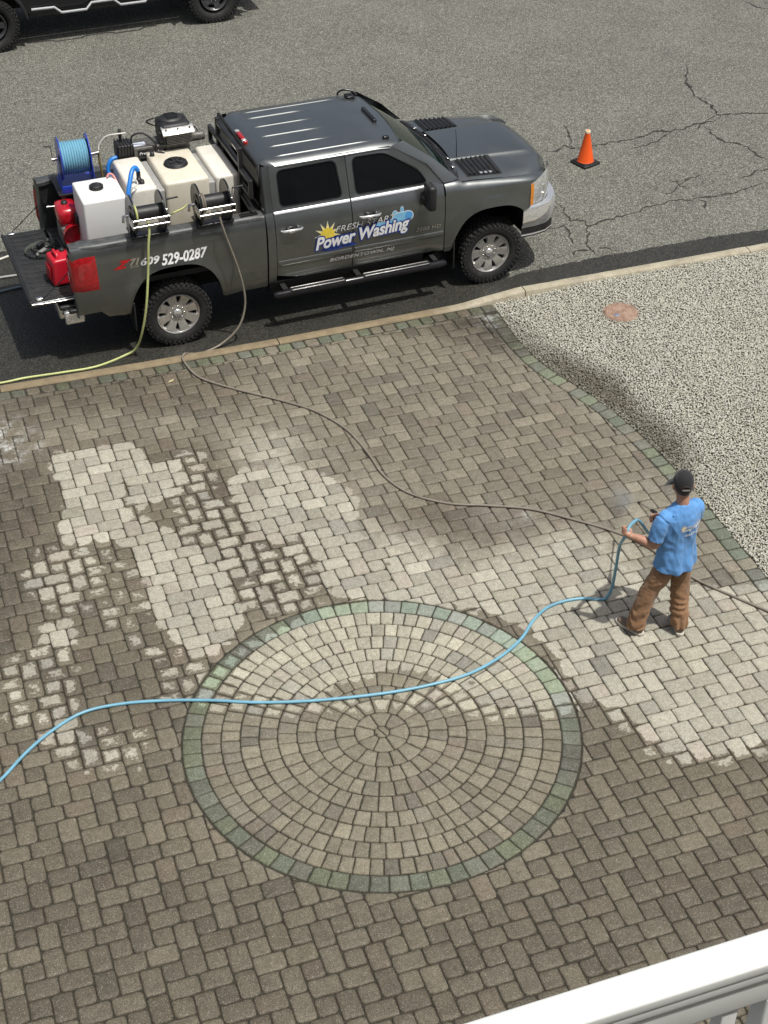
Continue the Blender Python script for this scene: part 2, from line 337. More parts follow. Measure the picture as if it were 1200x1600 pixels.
# ---- materials of the setting
def paver_material():
    t = NT('concrete paver')
    ca = t.attr('stone'); cb = t.attr('state'); p = t.pos()
    sp = t.n('SeparateColor'); t.link(cb.outputs['Color'], sp.inputs[0])
    dry, lite, dark = sp.outputs; foam_glint = cb.outputs['Alpha']; edge = ca.outputs['Alpha']
    n1 = t.noise(26, 4, 0.6); n2 = t.noise(7, 3, 0.5)
    d = t.math('ADD', dry, t.math('MULTIPLY', t.math('SUBTRACT', edge, 0.45), 0.50))
    d = t.math('ADD', d, t.math('MULTIPLY', t.math('SUBTRACT', n1, 0.5), 0.80))
    d = t.math('ADD', d, t.math('MULTIPLY', t.math('SUBTRACT', n2, 0.5), 0.50))
    m = t.ramp(d, 0.40, 0.54)
    soft = t.math('ADD', lite, t.math('MULTIPLY', t.math('SUBTRACT', n2, 0.5), t.math('MULTIPLY', lite, 1.5)), True)
    m = t.math('MAXIMUM', m, soft)
    vd = t.voro(3.1); vds = t.n('SeparateColor'); t.link(vd.outputs['Color'], vds.inputs[0])
    dd = t.math('ADD', vd.outputs['Distance'], t.math('MULTIPLY', t.math('SUBTRACT', n1, .5), .16))
    drip = t.math('MULTIPLY', t.ramp(dd, .075, .10, 1, 0), t.ramp(vds.outputs[0], .62, .66))
    m = t.math('MULTIPLY', m, t.math('SUBTRACT', 1.0, t.math('MULTIPLY', drip, .85)))
    tint = ca.outputs['Color']
    damp = t.mix(1.0, tint, (0.400, 0.366, 0.318, 1), 'MULTIPLY')
    col = t.mix(m, damp, tint)
    dk = t.math('MULTIPLY', dark, t.ramp(t.noise(5, 4, 0.6), 0.3, 0.7, 0.5, 1.3), False)
    dk = t.math('MULTIPLY', dk, t.math('SUBTRACT', 1.0, t.math('MULTIPLY', m, 0.75)))
    col = t.mix(t.math('MULTIPLY', dk, 0.50, True), col, (0.030, 0.024, 0.017, 1))
    # blotches of old dirt, sand grains and pale aggregate
    bl = t.ramp(t.noise(17, 7, 0.75), 0.38, 0.70, 0.0, 0.55)
    col = t.mix(bl, col, t.mix(1.0, col, (0.62, 0.60, 0.56, 1), 'MULTIPLY'))
    v = t.voro(330); vv = t.n('SeparateColor'); t.link(v.outputs['Color'], vv.inputs[0])
    v3 = t.voro(125); v3s = t.n('SeparateColor'); t.link(v3.outputs['Color'], v3s.inputs[0])
    g = t.math('MULTIPLY', t.ramp(vv.outputs[0], 0.0, 1.0, 0.62, 1.38, 'LINEAR'), t.ramp(v3s.outputs[0], 0, 1, .84, 1.16, 'LINEAR'))
    cg = t.n('CombineColor'); [t.link(g, cg.inputs[i]) for i in range(3)]
    col = t.mix(1.0, col, cg.outputs[0], 'MULTIPLY')
    pale = t.ramp(vv.outputs[1], 0.95, 0.985, 0, 0.6)
    col = t.mix(pale, col, (0.62, 0.58, 0.50, 1))
    edged = t.ramp(edge, 0.0, 0.22, 0.30, 0.0)
    col = t.mix(edged, col, t.mix(1.0, col, (0.55, 0.50, 0.42, 1), 'MULTIPLY'))
    fm = t.math('MULTIPLY', t.math('MULTIPLY', foam_glint, t.ramp(t.noise(6, 7, 0.8), 0.45, 0.66)), t.ramp(edge, 0.25, 0.75, 1.0, 0.7), True)
    col = t.mix(t.math('MULTIPLY', fm, 0.75), col, (0.70, 0.71, 0.70, 1))
    t.base(col)
    t.rough(t.math('SUBTRACT', 0.86, t.math('MULTIPLY', t.math('SUBTRACT', 1.0, m), t.ramp(n1, 0.3, 0.7, 0.18, 0.36))))
    t.b.inputs['Specular IOR Level'].default_value = 0.35
    h = t.math('ADD', t.math('MULTIPLY', t.noise(420, 2, 0.6), 0.5), t.math('MULTIPLY', t.noise(70, 4, 0.65), 1.0))
    t.bump(h, 0.55, 0.004); return t.m
M_PAVER = paver_material()

def joint_material():
    t = NT('joint sand'); n = t.noise(60, 5, 0.7)
    t.base(t.mix(t.ramp(n, 0.35, 0.7), (0.018, 0.016, 0.011, 1), (0.055, 0.049, 0.035, 1)))
    t.rough(0.95); t.bump(t.noise(300, 2), 0.5, 0.003); return t.m
M_JOINT = joint_material()

def asphalt_material():
    t = NT('asphalt'); p = t.pos()
    wet = t.n('SeparateColor'); t.link(t.attr('state').outputs['Color'], wet.inputs[0])
    v = t.voro(75); vs = t.n('SeparateColor'); t.link(v.outputs['Color'], vs.inputs[0])
    v2 = t.voro(170); vs2 = t.n('SeparateColor'); t.link(v2.outputs['Color'], vs2.inputs[0])
    g = t.ramp(vs.outputs[0], 0.0, 1.0, 0.42, 1.55, 'LINEAR')
    g = t.math('MULTIPLY', g, t.ramp(vs2.outputs[1], 0, 1, 0.70, 1.30, 'LINEAR'))
    g = t.math('MULTIPLY', g, t.ramp(t.noise(0.9, 5, 0.6), 0.3, 0.7, 0.88, 1.13, 'LINEAR'))
    g = t.math('MULTIPLY', g, t.ramp(t.noise(7, 4, 0.6), 0.3, 0.7, 0.93, 1.07, 'LINEAR'))
    cg = t.n('CombineColor'); [t.link(g, cg.inputs[i]) for i in range(3)]
    col = t.mix(1.0, (0.140, 0.140, 0.118, 1), cg.outputs[0], 'MULTIPLY')
    hi = t.ramp(vs.outputs[1], 0.86, 0.95, 0, 0.85)
    col = t.mix(hi, col, (0.36, 0.34, 0.295, 1))
    lo = t.ramp(v.outputs['Distance'], 0.45, 0.75, 0, 0.5)
    col = t.mix(lo, col, (0.035, 0.033, 0.028, 1))
    w_ = t.math('ADD', wet.outputs[0], t.math('MULTIPLY', t.math('SUBTRACT', t.noise(11, 5, 0.6), 0.5), 0.75))
    w_ = t.ramp(w_, 0.42, 0.58)
    col = t.mix(w_, col, t.mix(1.0, col, (0.22, 0.216, 0.21, 1), 'MULTIPLY'))  # wet asphalt tone, set darker also to deepen the shade under the truck
    t.base(col); t.rough(t.math('SUBTRACT', 0.9, t.math('MULTIPLY', w_, 0.38)))
    t.b.inputs['Specular IOR Level'].default_value = 0.4
    t.bump(t.math('SUBTRACT', 1.0, v.outputs['Distance']), 0.7, 0.006); return t.m
M_ASPH = asphalt_material()

def kerb_material():
    t = NT('kerb concrete'); n = t.noise(6, 6, 0.7); a = t.n('SeparateColor'); t.link(t.attr('state').outputs['Color'], a.inputs[0])
    col = t.mix(t.ramp(n, 0.3, 0.7), (0.32, 0.285, 0.205, 1), (0.45, 0.41, 0.315, 1))
    rust = t.mix(t.ramp(n, 0.3, 0.7), (0.17, 0.13, 0.078, 1), (0.26, 0.205, 0.125, 1))
    col = t.mix(a.outputs[0], col, rust)
    v = t.voro(190); vs = t.n('SeparateColor'); t.link(v.outputs['Color'], vs.inputs[0])
    col = t.mix(t.ramp(vs.outputs[0], 0.65, 0.9, 0, 0.4), col, (0.16, 0.13, 0.09, 1))
    col = t.mix(t.ramp(t.noise(2.3, 5, 0.7), 0.52, 0.75, 0, 0.5), col, (0.15, 0.12, 0.085, 1))
    t.base(col); t.rough(0.9); t.bump(t.noise(160, 4, 0.7), 0.5, 0.003); return t.m
M_KERB = kerb_material()

def pebble_material():
    t = NT('river pebble'); c = t.attr('stone').outputs['Color']
    n = t.noise(220, 3, 0.6)
    t.base(t.mix(t.ramp(n, 0.35, 0.7, 0, 0.45), c, t.mix(1.0, c, (0.55, 0.52, 0.46, 1), 'MULTIPLY')))
    t.rough(0.7); return t.m
M_PEB = pebble_material()

def soil_material():
    t = NT('soil'); n = t.noise(30, 6, 0.7)
    t.base(t.mix(t.ramp(n, 0.3, 0.7), (0.12, 0.11, 0.085, 1), (0.24, 0.22, 0.175, 1))); t.rough(0.95)
    t.bump(n, 0.6, 0.01); return t.m
M_SOIL = soil_material()

# ------------------------------------------------------------------ ground, road, kerb
g0 = MB().add([(-700, -700, -0.16), (700, -700, -0.16), (700, 700, -0.16), (-700, 700, -0.16)], [(0, 1, 2, 3)])
tag(g0.build('ground', M_SOIL), 'bare ground around the driveway and road', kind='structure')

KB = [(-60, 8.1), (-8, 6.62), (-2.4, 6.30), (-0.45, 6.165), (1.18, 6.09), (2.6, 6.05), (3.75, 6.025), (4.24, 5.995), (7.5, 5.86), (14, 5.6), (60, 3.9)]
def kerb_back(x): return lerp_tab(x, KB)
def kerb_z(x): return 0.004 if x < 3.45 else (0.004+0.086*min(1.0, (x-3.45)/0.75))
KW = 0.155

# road: a fine sheet by the kerb (its wet patch is fine-grained) and the wide carriageway
xs = np.concatenate([[-60, -30, -15, -8], np.arange(-5, 10.01, 0.06), [12, 16, 25, 60]])
ks = np.concatenate([np.arange(0, 3.6, 0.06), [4.2, 6, 8, 10, 14, 20, 30, 45, 70]])
KBv = np.array([kerb_back(x) for x in xs])
X = np.repeat(xs[:, None], len(ks), 1); Y = KBv[:, None]+KW-0.05+ks[None, :]
Zr = -0.10-0.0*X
V = np.stack([X, Y, Zr], 2).reshape(-1, 3)
nk = len(ks); ii, kk = np.meshgrid(np.arange(len(xs)-1), np.arange(nk-1), indexing='ij'); a = (ii*nk+kk).ravel()
tris = np.concatenate([np.stack([a, a+nk, a+nk+1], 1), np.stack([a, a+nk+1, a+1], 1)])
wetv = np.where((V[:, 0] > -5) & (V[:, 0] < 10) & (V[:, 1] < 9.6), fRW(V[:, 0], V[:, 1]), 0)
me = np_mesh('road', V, tris, {'state': np.stack([wetv, wetv*0, wetv*0, wetv*0+1], 1)}); me.materials.append(M_ASPH)
ROAD = tag(link(bpy.data.objects.new('road', me)), 'weathered grey asphalt road with cracks, wet along the kerb', kind='structure')

# cracks: narrow ragged grooves, each a strip of dark fill sunk at its middle
t = NT('crack fill'); t.base(t.mix(t.ramp(t.noise(40, 4), 0.3, 0.7), (0.012, 0.011, 0.009, 1), (0.05, 0.046, 0.038, 1))); t.rough(0.95); M_CRACK = t.m
for ci, c in enumerate(CRACKS):
    # ragged path
    pts = []
    for (a, b) in zip(c, c[1:]):
        n = max(2, int(hypot(b[0]-a[0], b[1]-a[1])/0.03))
        for i in range(n): pts.append((a[0]+(b[0]-a[0])*i/n, a[1]+(b[1]-a[1])*i/n))
    pts.append(c[-1]); L = len(pts); rows = []
    for i, (x, y) in enumerate(pts):
        j = mnoise.noise((x*7, y*7, ci))*0.05; j2 = mnoise.noise((x*23, y*23, ci+9))*0.035
        x2, y2 = x+j+j2, y-j+j2
        a = pts[max(0, i-1)]; b = pts[min(L-1, i+1)]; dx, dy = b[0]-a[0], b[1]-a[1]; l = hypot(dx, dy) or 1
        e = min(1, 4*i/L+0.25, 4*(L-1-i)/L+0.25); wd = (0.004+0.016*abs(mnoise.noise((x*8, y*8, 3.3)))*2)*e
        if ci in (1, 3, 13) : wd *= 1.35
        nx, ny = -dy/l*wd, dx/l*wd
        rows.append([(x2+nx, y2+ny, -0.0965), (x2, y2, -0.0985), (x2-nx, y2-ny, -0.0965)])
    MB().grid(rows).build('crack', M_CRACK, ROAD)

# kerb: cast sections with open joints
KERB = tag(empty('kerb'), 'pale concrete kerb between the driveway and the road', kind='structure')
def kerb_section(x0, x1):
    prof = [(0.0, -0.22), (0.0, -0.015), (0.012, -0.003), (0.05, 0.0), (KW-0.035, -0.003), (KW-0.01, -0.018), (KW, -0.05), (KW+0.012, -0.22)]
    n = max(2, int((x1-x0)/0.12)); rows = []; st = []
    for i in range(n+1):
        x = x0+(x1-x0)*i/n; y = kerb_back(x); z = kerb_z(x); s_ = (kerb_back(x+.1)-kerb_back(x-.1))/.2
        row = []
        for q, (o, dz) in enumerate(prof):
            w1 = mnoise.noise((x*5, o*20, 1.7))*0.004; row.append((x-s_*o, y+o+w1, z+dz+(mnoise.noise((x*4, o*30, 4.1))*0.004 if 0 < q < 7 else 0)))
            st.append((max(0, min(1, (3.6-x)/0.6)), 0, 0, 1))
        rows.append(row)
    m = MB().grid(rows, True, True); m.add(rows[0], [tuple(range(len(prof)))]); m.add(rows[-1], [tuple(range(len(prof)-1, -1, -1))])
    o = m.build('kerb_stone', M_KERB, KERB, sharp=50)
    at = o.data.attributes.new('state', 'FLOAT_COLOR', 'POINT')
    st = st+st[:len(prof)]+st[-len(prof):]
    at.data.foreach_set('color', np.array(st, np.float32).ravel())
KJ = [-11, -8.05, -5.0, -1.99, 1.16, 4.22, 7.25, 10.3, 13.4]
for a, b in zip(KJ, KJ[1:]): kerb_section(a+0.006, b-0.006)

# ------------------------------------------------------------------ paved driveway
LA, LB, LO = 0.3160, -0.0135, (0.1871, -0.0056)
def lat(i, j): return (LA*i-LB*j+LO[0], LB*i+LA*j+LO[1])
RC = 1.661
BO = [Vector((x, y)) for x, y in BORDER]
# smooth the border line and extend it towards the house
BO = [Vector((p.x, p.y)) for p in crom([(p.x, p.y, 0) for p in [BO[0], BO[2], BO[4], BO[6], BO[8], BO[10], BO[13], BO[16], BO[19]]], 10)]
BO += [Vector((3.98, -1.2)), Vector((3.9, -2.4)), Vector((3.85, -6))]
BOy = [(-p.y, p.x) for p in BO]
def border_x(y): return lerp_tab(-y, BOy)
def border_out(y):
    e = 0.05; s_ = (border_x(y+e)-border_x(y-e))/(2*e); l = sqrt(1+s_*s_); return Vector((1/l, -s_/l))   # outward normal
def kerb_slope(x): return (kerb_back(x+.3)-kerb_back(x-.3))/.6

def clip(poly, p, n):
    """keep the part of a convex polygon with (q-p).n <= 0"""
    out = []; m = len(poly)
    for i in range(m):
        a, b = poly[i], poly[(i+1) % m]; da = (a-p).dot(n); db = (b-p).dot(n)
        if da <= 0: out.append(a)
        if (da < 0 < db) or (db < 0 < da): out.append(a+(b-a)*(da/(da-db)))
    return out
def area(poly): return 0.5*sum(a.x*b.y-b.x*a.y for a, b in zip(poly, poly[1:]+poly[:1]))
def inset(poly, d):
    c = sum(poly, Vector((0, 0)))/len(poly); out = list(poly)
    for a, b in zip(poly, poly[1:]+poly[:1]):
        e = b-a
        if e.length < 1e-6: continue
        n = Vector((e.y, -e.x)).normalized(); out = clip(out, a-n*d, n)
        if len(out) < 3: return []
    return out
def rounded(poly, r, jit):
    out = []; m = len(poly)
    for i in range(m):
        a, b, c = poly[i-1], poly[i], poly[(i+1) % m]
        la, lc = (a-b).length, (c-b).length; rr = min(r*random.uniform(0.6, 1.5), la*0.4, lc*0.4)
        p = b+(a-b)*(rr/max(la, 1e-6)); q = b+(c-b)*(rr/max(lc, 1e-6))
        out += [p, b*0.42+(p+q)*0.29, q]
        if lc > 0.10: out.append((b+c)/2+Vector((random.gauss(0, jit), random.gauss(0, jit))))
    return out

GREENS = [(0.225, 0.265, 0.195), (0.21, 0.25, 0.20), (0.24, 0.285, 0.20), (0.215, 0.24, 0.205), (0.21, 0.222, 0.195)]
def stone_colour(kind):
    if kind == 'green':
        c = random.choice(GREENS); k = random.uniform(0.85, 1.22); return tuple(v*k*1.12 for v in c)
    k = random.gauss(1.0, 0.12); t_ = random.random()
    c = (0.346, 0.327, 0.268)
    if kind == 'circle': c = (0.362, 0.340, 0.268); k = random.gauss(1.0, 0.085)
    if t_ < 0.16: c = (0.322, 0.307, 0.256)
    elif t_ < 0.22: c = (0.335, 0.302, 0.250)
    elif t_ < 0.27: c = (0.318, 0.302, 0.240)
    elif t_ < 0.30: c = (0.262, 0.250, 0.212)
    k = max(0.72, min(1.26, k)); return tuple(v*k for v in c)

class Stones:
    """paving stones: the nearest as objects of their own, the rest joined"""
    def __init__(s): s.items = []
    def add(s, poly, kind, gap=0.0045, r=0.020, jit=0.0022):
        if len(poly) < 3: return
        if area(poly) < 0: poly = poly[::-1]
        p2 = inset(poly, gap*random.uniform(0.7, 1.45))
        if len(p2) < 3 or area(p2) < 0.0012: return
        # drop near-duplicate corners
        q = [p2[0]]
        for v in p2[1:]:
            if (v-q[-1]).length > 0.012: q.append(v)
        if (q[0]-q[-1]).length < 0.012 and len(q) > 3: q.pop()
        if len(q) < 3: return
        c = sum(q, Vector((0, 0)))/len(q)
        out = rounded(q, r, jit); n = len(out)
        dz = random.gauss(0, 0.0012); tx, ty = random.gauss(0, 0.010), random.gauss(0, 0.010)
        ins = [c+(v-c)*max(0.5, 1-0.013/max(0.02, (v-c).length)) for v in out]
        mid = [c+(v-c)*0.55 for v in out]
        def zz(v, z): return z+dz+(v.x-c.x)*tx+(v.y-c.y)*ty
        V = [(v.x, v.y, -0.035) for v in out]+[(v.x, v.y, zz(v, -0.0065)) for v in out]+[(v.x, v.y, zz(v, 0)) for v in ins]+[(v.x, v.y, zz(v, random.uniform(-.0004, .0012))) for v in mid]+[(c.x, c.y, zz(c, 0.0008))]
        T = []
        for lv in range(3):
            for k in range(n):
                a, b = lv*n+k, lv*n+(k+1) % n; T += [(a, b, b+n), (a, b+n, a+n)]
        T += [(3*n+k, 3*n+(k+1) % n, 4*n) for k in range(n)]
        E = [0.0]*n+[0.0]*n+[0.32]*n+[0.8]*n+[1.0]
        s.items.append((c, np.array(V), np.array(T), np.array(E), stone_colour(kind)))
    def mesh(s, items, name):
        V = []; T = []; E = []; C = []; D = []; o = 0
        for c, v, t_, e, col in items:
            V.append(v); D.append(np.full(len(v), random.gauss(0, .065))); T.append(t_+o); E.append(e); C.append(np.tile(col, (len(v), 1))); o += len(v)
        V = np.concatenate(V); T = np.concatenate(T); E = np.concatenate(E); C = np.concatenate(C); D = np.concatenate(D)
        x, y = V[:, 0], V[:, 1]
        st = np.stack([fDRY(x, y)+D, fLITE(x, y), fDARK(x, y), fFOAM_GLINT(x, y)], 1)
        me = np_mesh(name, V, T, {'stone': np.concatenate([C, E[:, None]], 1), 'state': st}, True)
        me.materials.append(M_PAVER); return me
    def build(s, parent, limit=300, name='paver'):
        eye = Vector((-3.389, -8.506))
        def inview(c):
            d = Vector((c.x, c.y, 0))-cam.location; z = d.dot(f_); return abs(d.dot(r2)/z) < 600/2444.45 and abs(d.dot(u2)/z) < 800/2444.45
        it = sorted(s.items, key=lambda q: (not inview(q[0]), (q[0]-eye).length))
        for q in it[:limit]: link(bpy.data.objects.new(name, s.mesh([q], name)), parent)
        if len(it) > limit: tag(link(bpy.data.objects.new(name+'_rest', s.mesh(it[limit:], name+'_rest')), parent), kind='stuff')

def in_reach(x, y, m=0.9):
    d = Vector((x, y, 0))-cam.location; z = d.dot(f_); k = 1+m*2444.45/600/z
    if z < 4: return False
    return abs(d.dot(r2)/z) < 600/2444.45*k and abs(d.dot(u2)/z) < 800/2444.45*k

FIELD, RING, CIRCLE, EDGE = Stones(), Stones(), Stones(), Stones()
CW = 0.165           # border course width
for i in range(-18, 18):
    for j in range(-18, 26):
        cx, cy = lat(i, j)
        if not in_reach(cx, cy): continue
        def rect(u0, v0, u1, v1): return [Vector(lat(i+u/0.3163, j+v/0.3163)) for u, v in ((u0, v0), (u1, v0), (u1, v1), (u0, v1))]
        h, q = 0.0791, 0.2372
        rects = [rect(h, h, q, q)]
        if (i+j) % 2 == 0: rects += [rect(-h, 0, h, q), rect(-h, -q, h, 0)]
        else: rects += [rect(0, -h, q, h), rect(-q, -h, 0, h)]
        for poly in rects:
            c = sum(poly, Vector((0, 0)))/4
            # wash and settling: tiny rotation
            a0 = random.gauss(0, 0.008); poly = [c+Matrix.Rotation(a0, 2) @ (v-c) for v in poly]
            if c.length < RC+0.3:
                n = c.normalized(); poly = clip(poly, n*(RC+0.004), -n)
            if len(poly) < 3: continue
            ky = kerb_back(c.x)-CW
            if c.y > ky-0.3:
                n = Vector((-kerb_slope(c.x), 1)).normalized(); poly = clip(poly, Vector((c.x, ky)), n)
            if len(poly) < 3: continue
            n = border_out(c.y); bx = border_x(c.y)
            if c.x > bx-0.6: poly = clip(poly, Vector((bx, c.y))-n*CW, n)
            if len(poly) >= 3 and abs(area(poly)) > 0.0016: FIELD.add(poly, 'field', gap=0.0036 if c.y < 1.5 else 0.0030, r=0.024 if c.x < 0.8 and c.y < 3.5 else 0.015)
# soldier course along the kerb
x = -5.2
while x < 3.72:
    wd = 0.158*random.uniform(0.97, 1.03)
    P = [Vector((x, kerb_back(x)-CW)), Vector((x+wd, kerb_back(x+wd)-CW)), Vector((x+wd, kerb_back(x+wd)-0.012)), Vector((x, kerb_back(x)-0.012))]
    EDGE.add(P, 'green' if random.random() < 0.62 else 'field', gap=0.007); x += wd
# border course along the gravel, stones square to its line
path = []
y = 5.80
while y > -3.2: path.append(Vector((border_x(y), y))); y -= 0.02
acc = 0; last = 0
for k in range(1, len(path)):
    acc += (path[k]-path[k-1]).length
    if acc >= 0.158*1.0:
        a, b = path[last], path[k]; na, nb = border_out(a.y), border_out(b.y)
        if in_reach(a.x, a.y): EDGE.add([a, a-na*CW, b-nb*CW, b], 'green' if random.random() < 0.85 else 'field', gap=0.0055)
        last = k; acc = 0
# circle: two half stones, then nine rings and a green border ring
radii = [0.068, 0.23, 0.392, 0.553, 0.711, 0.872, 1.026, 1.182, 1.340, 1.500]
for s_ in (0, 1):
    CIRCLE.add([Vector((0.066*cos(1.9+s_*pi+t_), 0.066*sin(1.9+s_*pi+t_))) for t_ in np.linspace(0, pi, 7)], 'circle', gap=0.004, r=0.006)
def ring(st, r0, r1, n, a0, kind, wob=0.10):
    cuts = [a0+2*pi*(k+random.uniform(-wob, wob))/n for k in range(n)]; cuts.append(cuts[0]+2*pi)
    for a, b in zip(cuts, cuts[1:]):
        m = (a+b)/2
        if n < 30: P = [Vector((r0*cos(a), r0*sin(a))), Vector((r1*cos(a), r1*sin(a))), Vector((r1*1.004*cos(m), r1*1.004*sin(m))), Vector((r1*cos(b), r1*sin(b))), Vector((r0*cos(b), r0*sin(b))), Vector((r0*.985*cos(m), r0*.985*sin(m)))]
        else: P = [Vector((r0*cos(a), r0*sin(a))), Vector((r1*cos(a), r1*sin(a))), Vector((r1*cos(b), r1*sin(b))), Vector((r0*cos(b), r0*sin(b)))]
        if n < 30: P = P[:2]+[P[2]]+P[3:5]
        st.add(P[::-1] if area(P) < 0 else P, kind, gap=0.0038, r=0.010, jit=0.0016)
for k, n in enumerate([8, 16, 25, 33, 42, 50, 58, 67, 76]):
    ring(CIRCLE, radii[k], radii[k+1], n, random.uniform(0, 1), 'circle')
ring(RING, 1.502, RC, 65, 0.02, 'green', 0.04)

base = MB().add([(-14, -10, -0.0125), (5.0, -10, -0.0125), (5.0, 6.1, -0.0125), (3.9, 6.1, -0.0125), (-14, 7.1, -0.0125)], [(0, 1, 2, 3, 4)])
# joint bed follows the kerb and the gravel edge
bed = [(-14, -10)]+[(border_x(y)+0.01, y) for y in np.arange(-10, 5.9, 0.25)]+[(x, kerb_back(x)+0.002) for x in np.arange(3.78, -14.1, -0.5)]
m = MB(); m.v = [(x, y, -0.0125) for x, y in bed]; m.f = [tuple(range(len(bed)))]; m.sm = [False]
DRIVE = tag(m.build('driveway', M_JOINT), 'driveway paved with tumbled rectangular and square stones, partly wet', kind='structure')
FIELD.build(DRIVE, 300, 'paver')
EDGE_O = tag(empty('driveway_border'), 'single course of greenish stones edging the driveway', kind='structure'); EDGE.build(EDGE_O, 300, 'border_stone')
CIRC_O = tag(empty('paving_circle'), 'round medallion of tan stones laid in rings', kind='structure'); CIRCLE.build(CIRC_O, 300, 'ring_stone')
RING_O = tag(empty('circle_border'), 'ring of green stones round the paving circle', kind='structure'); RING.build(RING_O, 300, 'green_stone')

# ------------------------------------------------------------------ gravel bed
def gravel_z(x, y):
    d = np.maximum(0, x-np.array([border_x(v) for v in np.atleast_1d(y)])); return 0.0+0.075*np.clip(d/1.2, 0, 1)
gx = np.arange(3.55, 9.6, 0.15); gy = np.arange(-2.0, 6.2, 0.15)
rows = []
for yv in gy:
    bx = border_x(yv); rows.append([(bx+(9.8-bx)*t_, min(yv, kerb_back(bx+(9.8-bx)*t_)), float(gravel_z(np.array([bx+(9.8-bx)*t_]), np.array([yv]))[0])-0.035) for t_ in np.linspace(0, 1, 30)])
GRAVEL = tag(MB().grid(rows).build('gravel_bed', M_SOIL), 'bed of pale pebbles beside the driveway', kind='structure')
sp = 0.0195
gx, gy = np.meshgrid(np.arange(3.5, 9.6, sp), np.arange(-1.6, 6.1, sp)); gx = gx.ravel()+RNG.normal(0, sp*.33, gx.size); gy = gy.ravel()+RNG.normal(0, sp*.33, gy.size)
bxa = np.interp(-gy, [q[0] for q in BOy], [q[1] for q in BOy]); kba = np.interp(gx, [q[0] for q in KB], [q[1] for q in KB])
dv = np.stack([gx-cam.location.x, gy-cam.location.y, np.full(gx.size, -cam.location.z)], 1)
zc = dv @ np.array(f_); uu = (dv @ np.array(r2))/zc; vv = (dv @ np.array(u2))/zc
ok = (gx > bxa+0.006) & (gy < kba-0.006) & (uu < 600/2444.45*1.18) & (vv > -800/2444.45)
gx, gy, bxa = gx[ok], gy[ok], bxa[ok]; N = len(gx)
gz = 0.075*np.clip((gx-bxa)/1.2, 0, 1)-0.012+RNG.normal(0, 0.004, N)
ph = (1+5**.5)/2
ico = np.array([(-1, ph, 0), (1, ph, 0), (-1, -ph, 0), (1, -ph, 0), (0, -1, ph), (0, 1, ph), (0, -1, -ph), (0, 1, -ph), (ph, 0, -1), (ph, 0, 1), (-ph, 0, -1), (-ph, 0, 1)])/sqrt(1+ph*ph)
icf = np.array([(0, 11, 5), (0, 5, 1), (0, 1, 7), (0, 7, 10), (0, 10, 11), (1, 5, 9), (5, 11, 4), (11, 10, 2), (10, 7, 6), (7, 1, 8), (3, 9, 4), (3, 4, 2), (3, 2, 6), (3, 6, 8), (3, 8, 9), (4, 9, 5), (2, 4, 11), (6, 2, 10), (8, 6, 7), (9, 8, 1)])
sc = np.stack([RNG.uniform(.0105, .020, N), RNG.uniform(.0075, .0125, N), RNG.uniform(.006, .0105, N)], 1)
an = RNG.uniform(0, 2*pi, N); tl = RNG.normal(0, 0.45, N)
P = ico[None]*sc[:, None, :]*(1+RNG.uniform(-.18, .18, (N, 12, 1)))
ct, st_ = np.cos(tl)[:, None], np.sin(tl)[:, None]; P = np.stack([P[..., 0]*ct-P[..., 2]*st_, P[..., 1], P[..., 0]*st_+P[..., 2]*ct], 2)
ca, sa = np.cos(an)[:, None], np.sin(an)[:, None]; P = np.stack([P[..., 0]*ca-P[..., 1]*sa, P[..., 0]*sa+P[..., 1]*ca, P[..., 2]], 2)
P += np.stack([gx, gy, gz], 1)[:, None, :]
pal = np.array([(.58, .57, .49), (.51, .50, .42), (.42, .41, .335), (.33, .32, .26), (.55, .56, .52), (.36, .32, .24), (.19, .18, .145), (.45, .43, .345)])
ci = RNG.choice(len(pal), N, p=[.24, .22, .16, .10, .09, .06, .06, .07])
pc = (pal[ci]*.62+np.array([.45, .44, .375])*.38)*RNG.uniform(.85, 1.12, (N, 1)); wet = fGW(gx, gy)+RNG.normal(0, .10, N); wet = np.clip((wet-.15)/.7, 0, 1)
pc = pc*(1-np.array([.70, .72, .76])*wet[:, None])
att = np.repeat(np.concatenate([pc, np.ones((N, 1))], 1), 12, 0)
F = (icf[None]+(np.arange(N)*12)[:, None, None]).reshape(-1, 3)
me = np_mesh('pebbles', P.reshape(-1, 3), F, {'stone': att}, True); me.materials.append(M_PEB)
tag(link(bpy.data.objects.new('pebbles', me)), 'cream and grey pebbles of the gravel bed', 'pebbles', kind='stuff')
print('pebbles', N, 'field', len(FIELD.items), 'circle', len(CIRCLE.items), 'edge', len(EDGE.items), 'ring', len(RING.items))

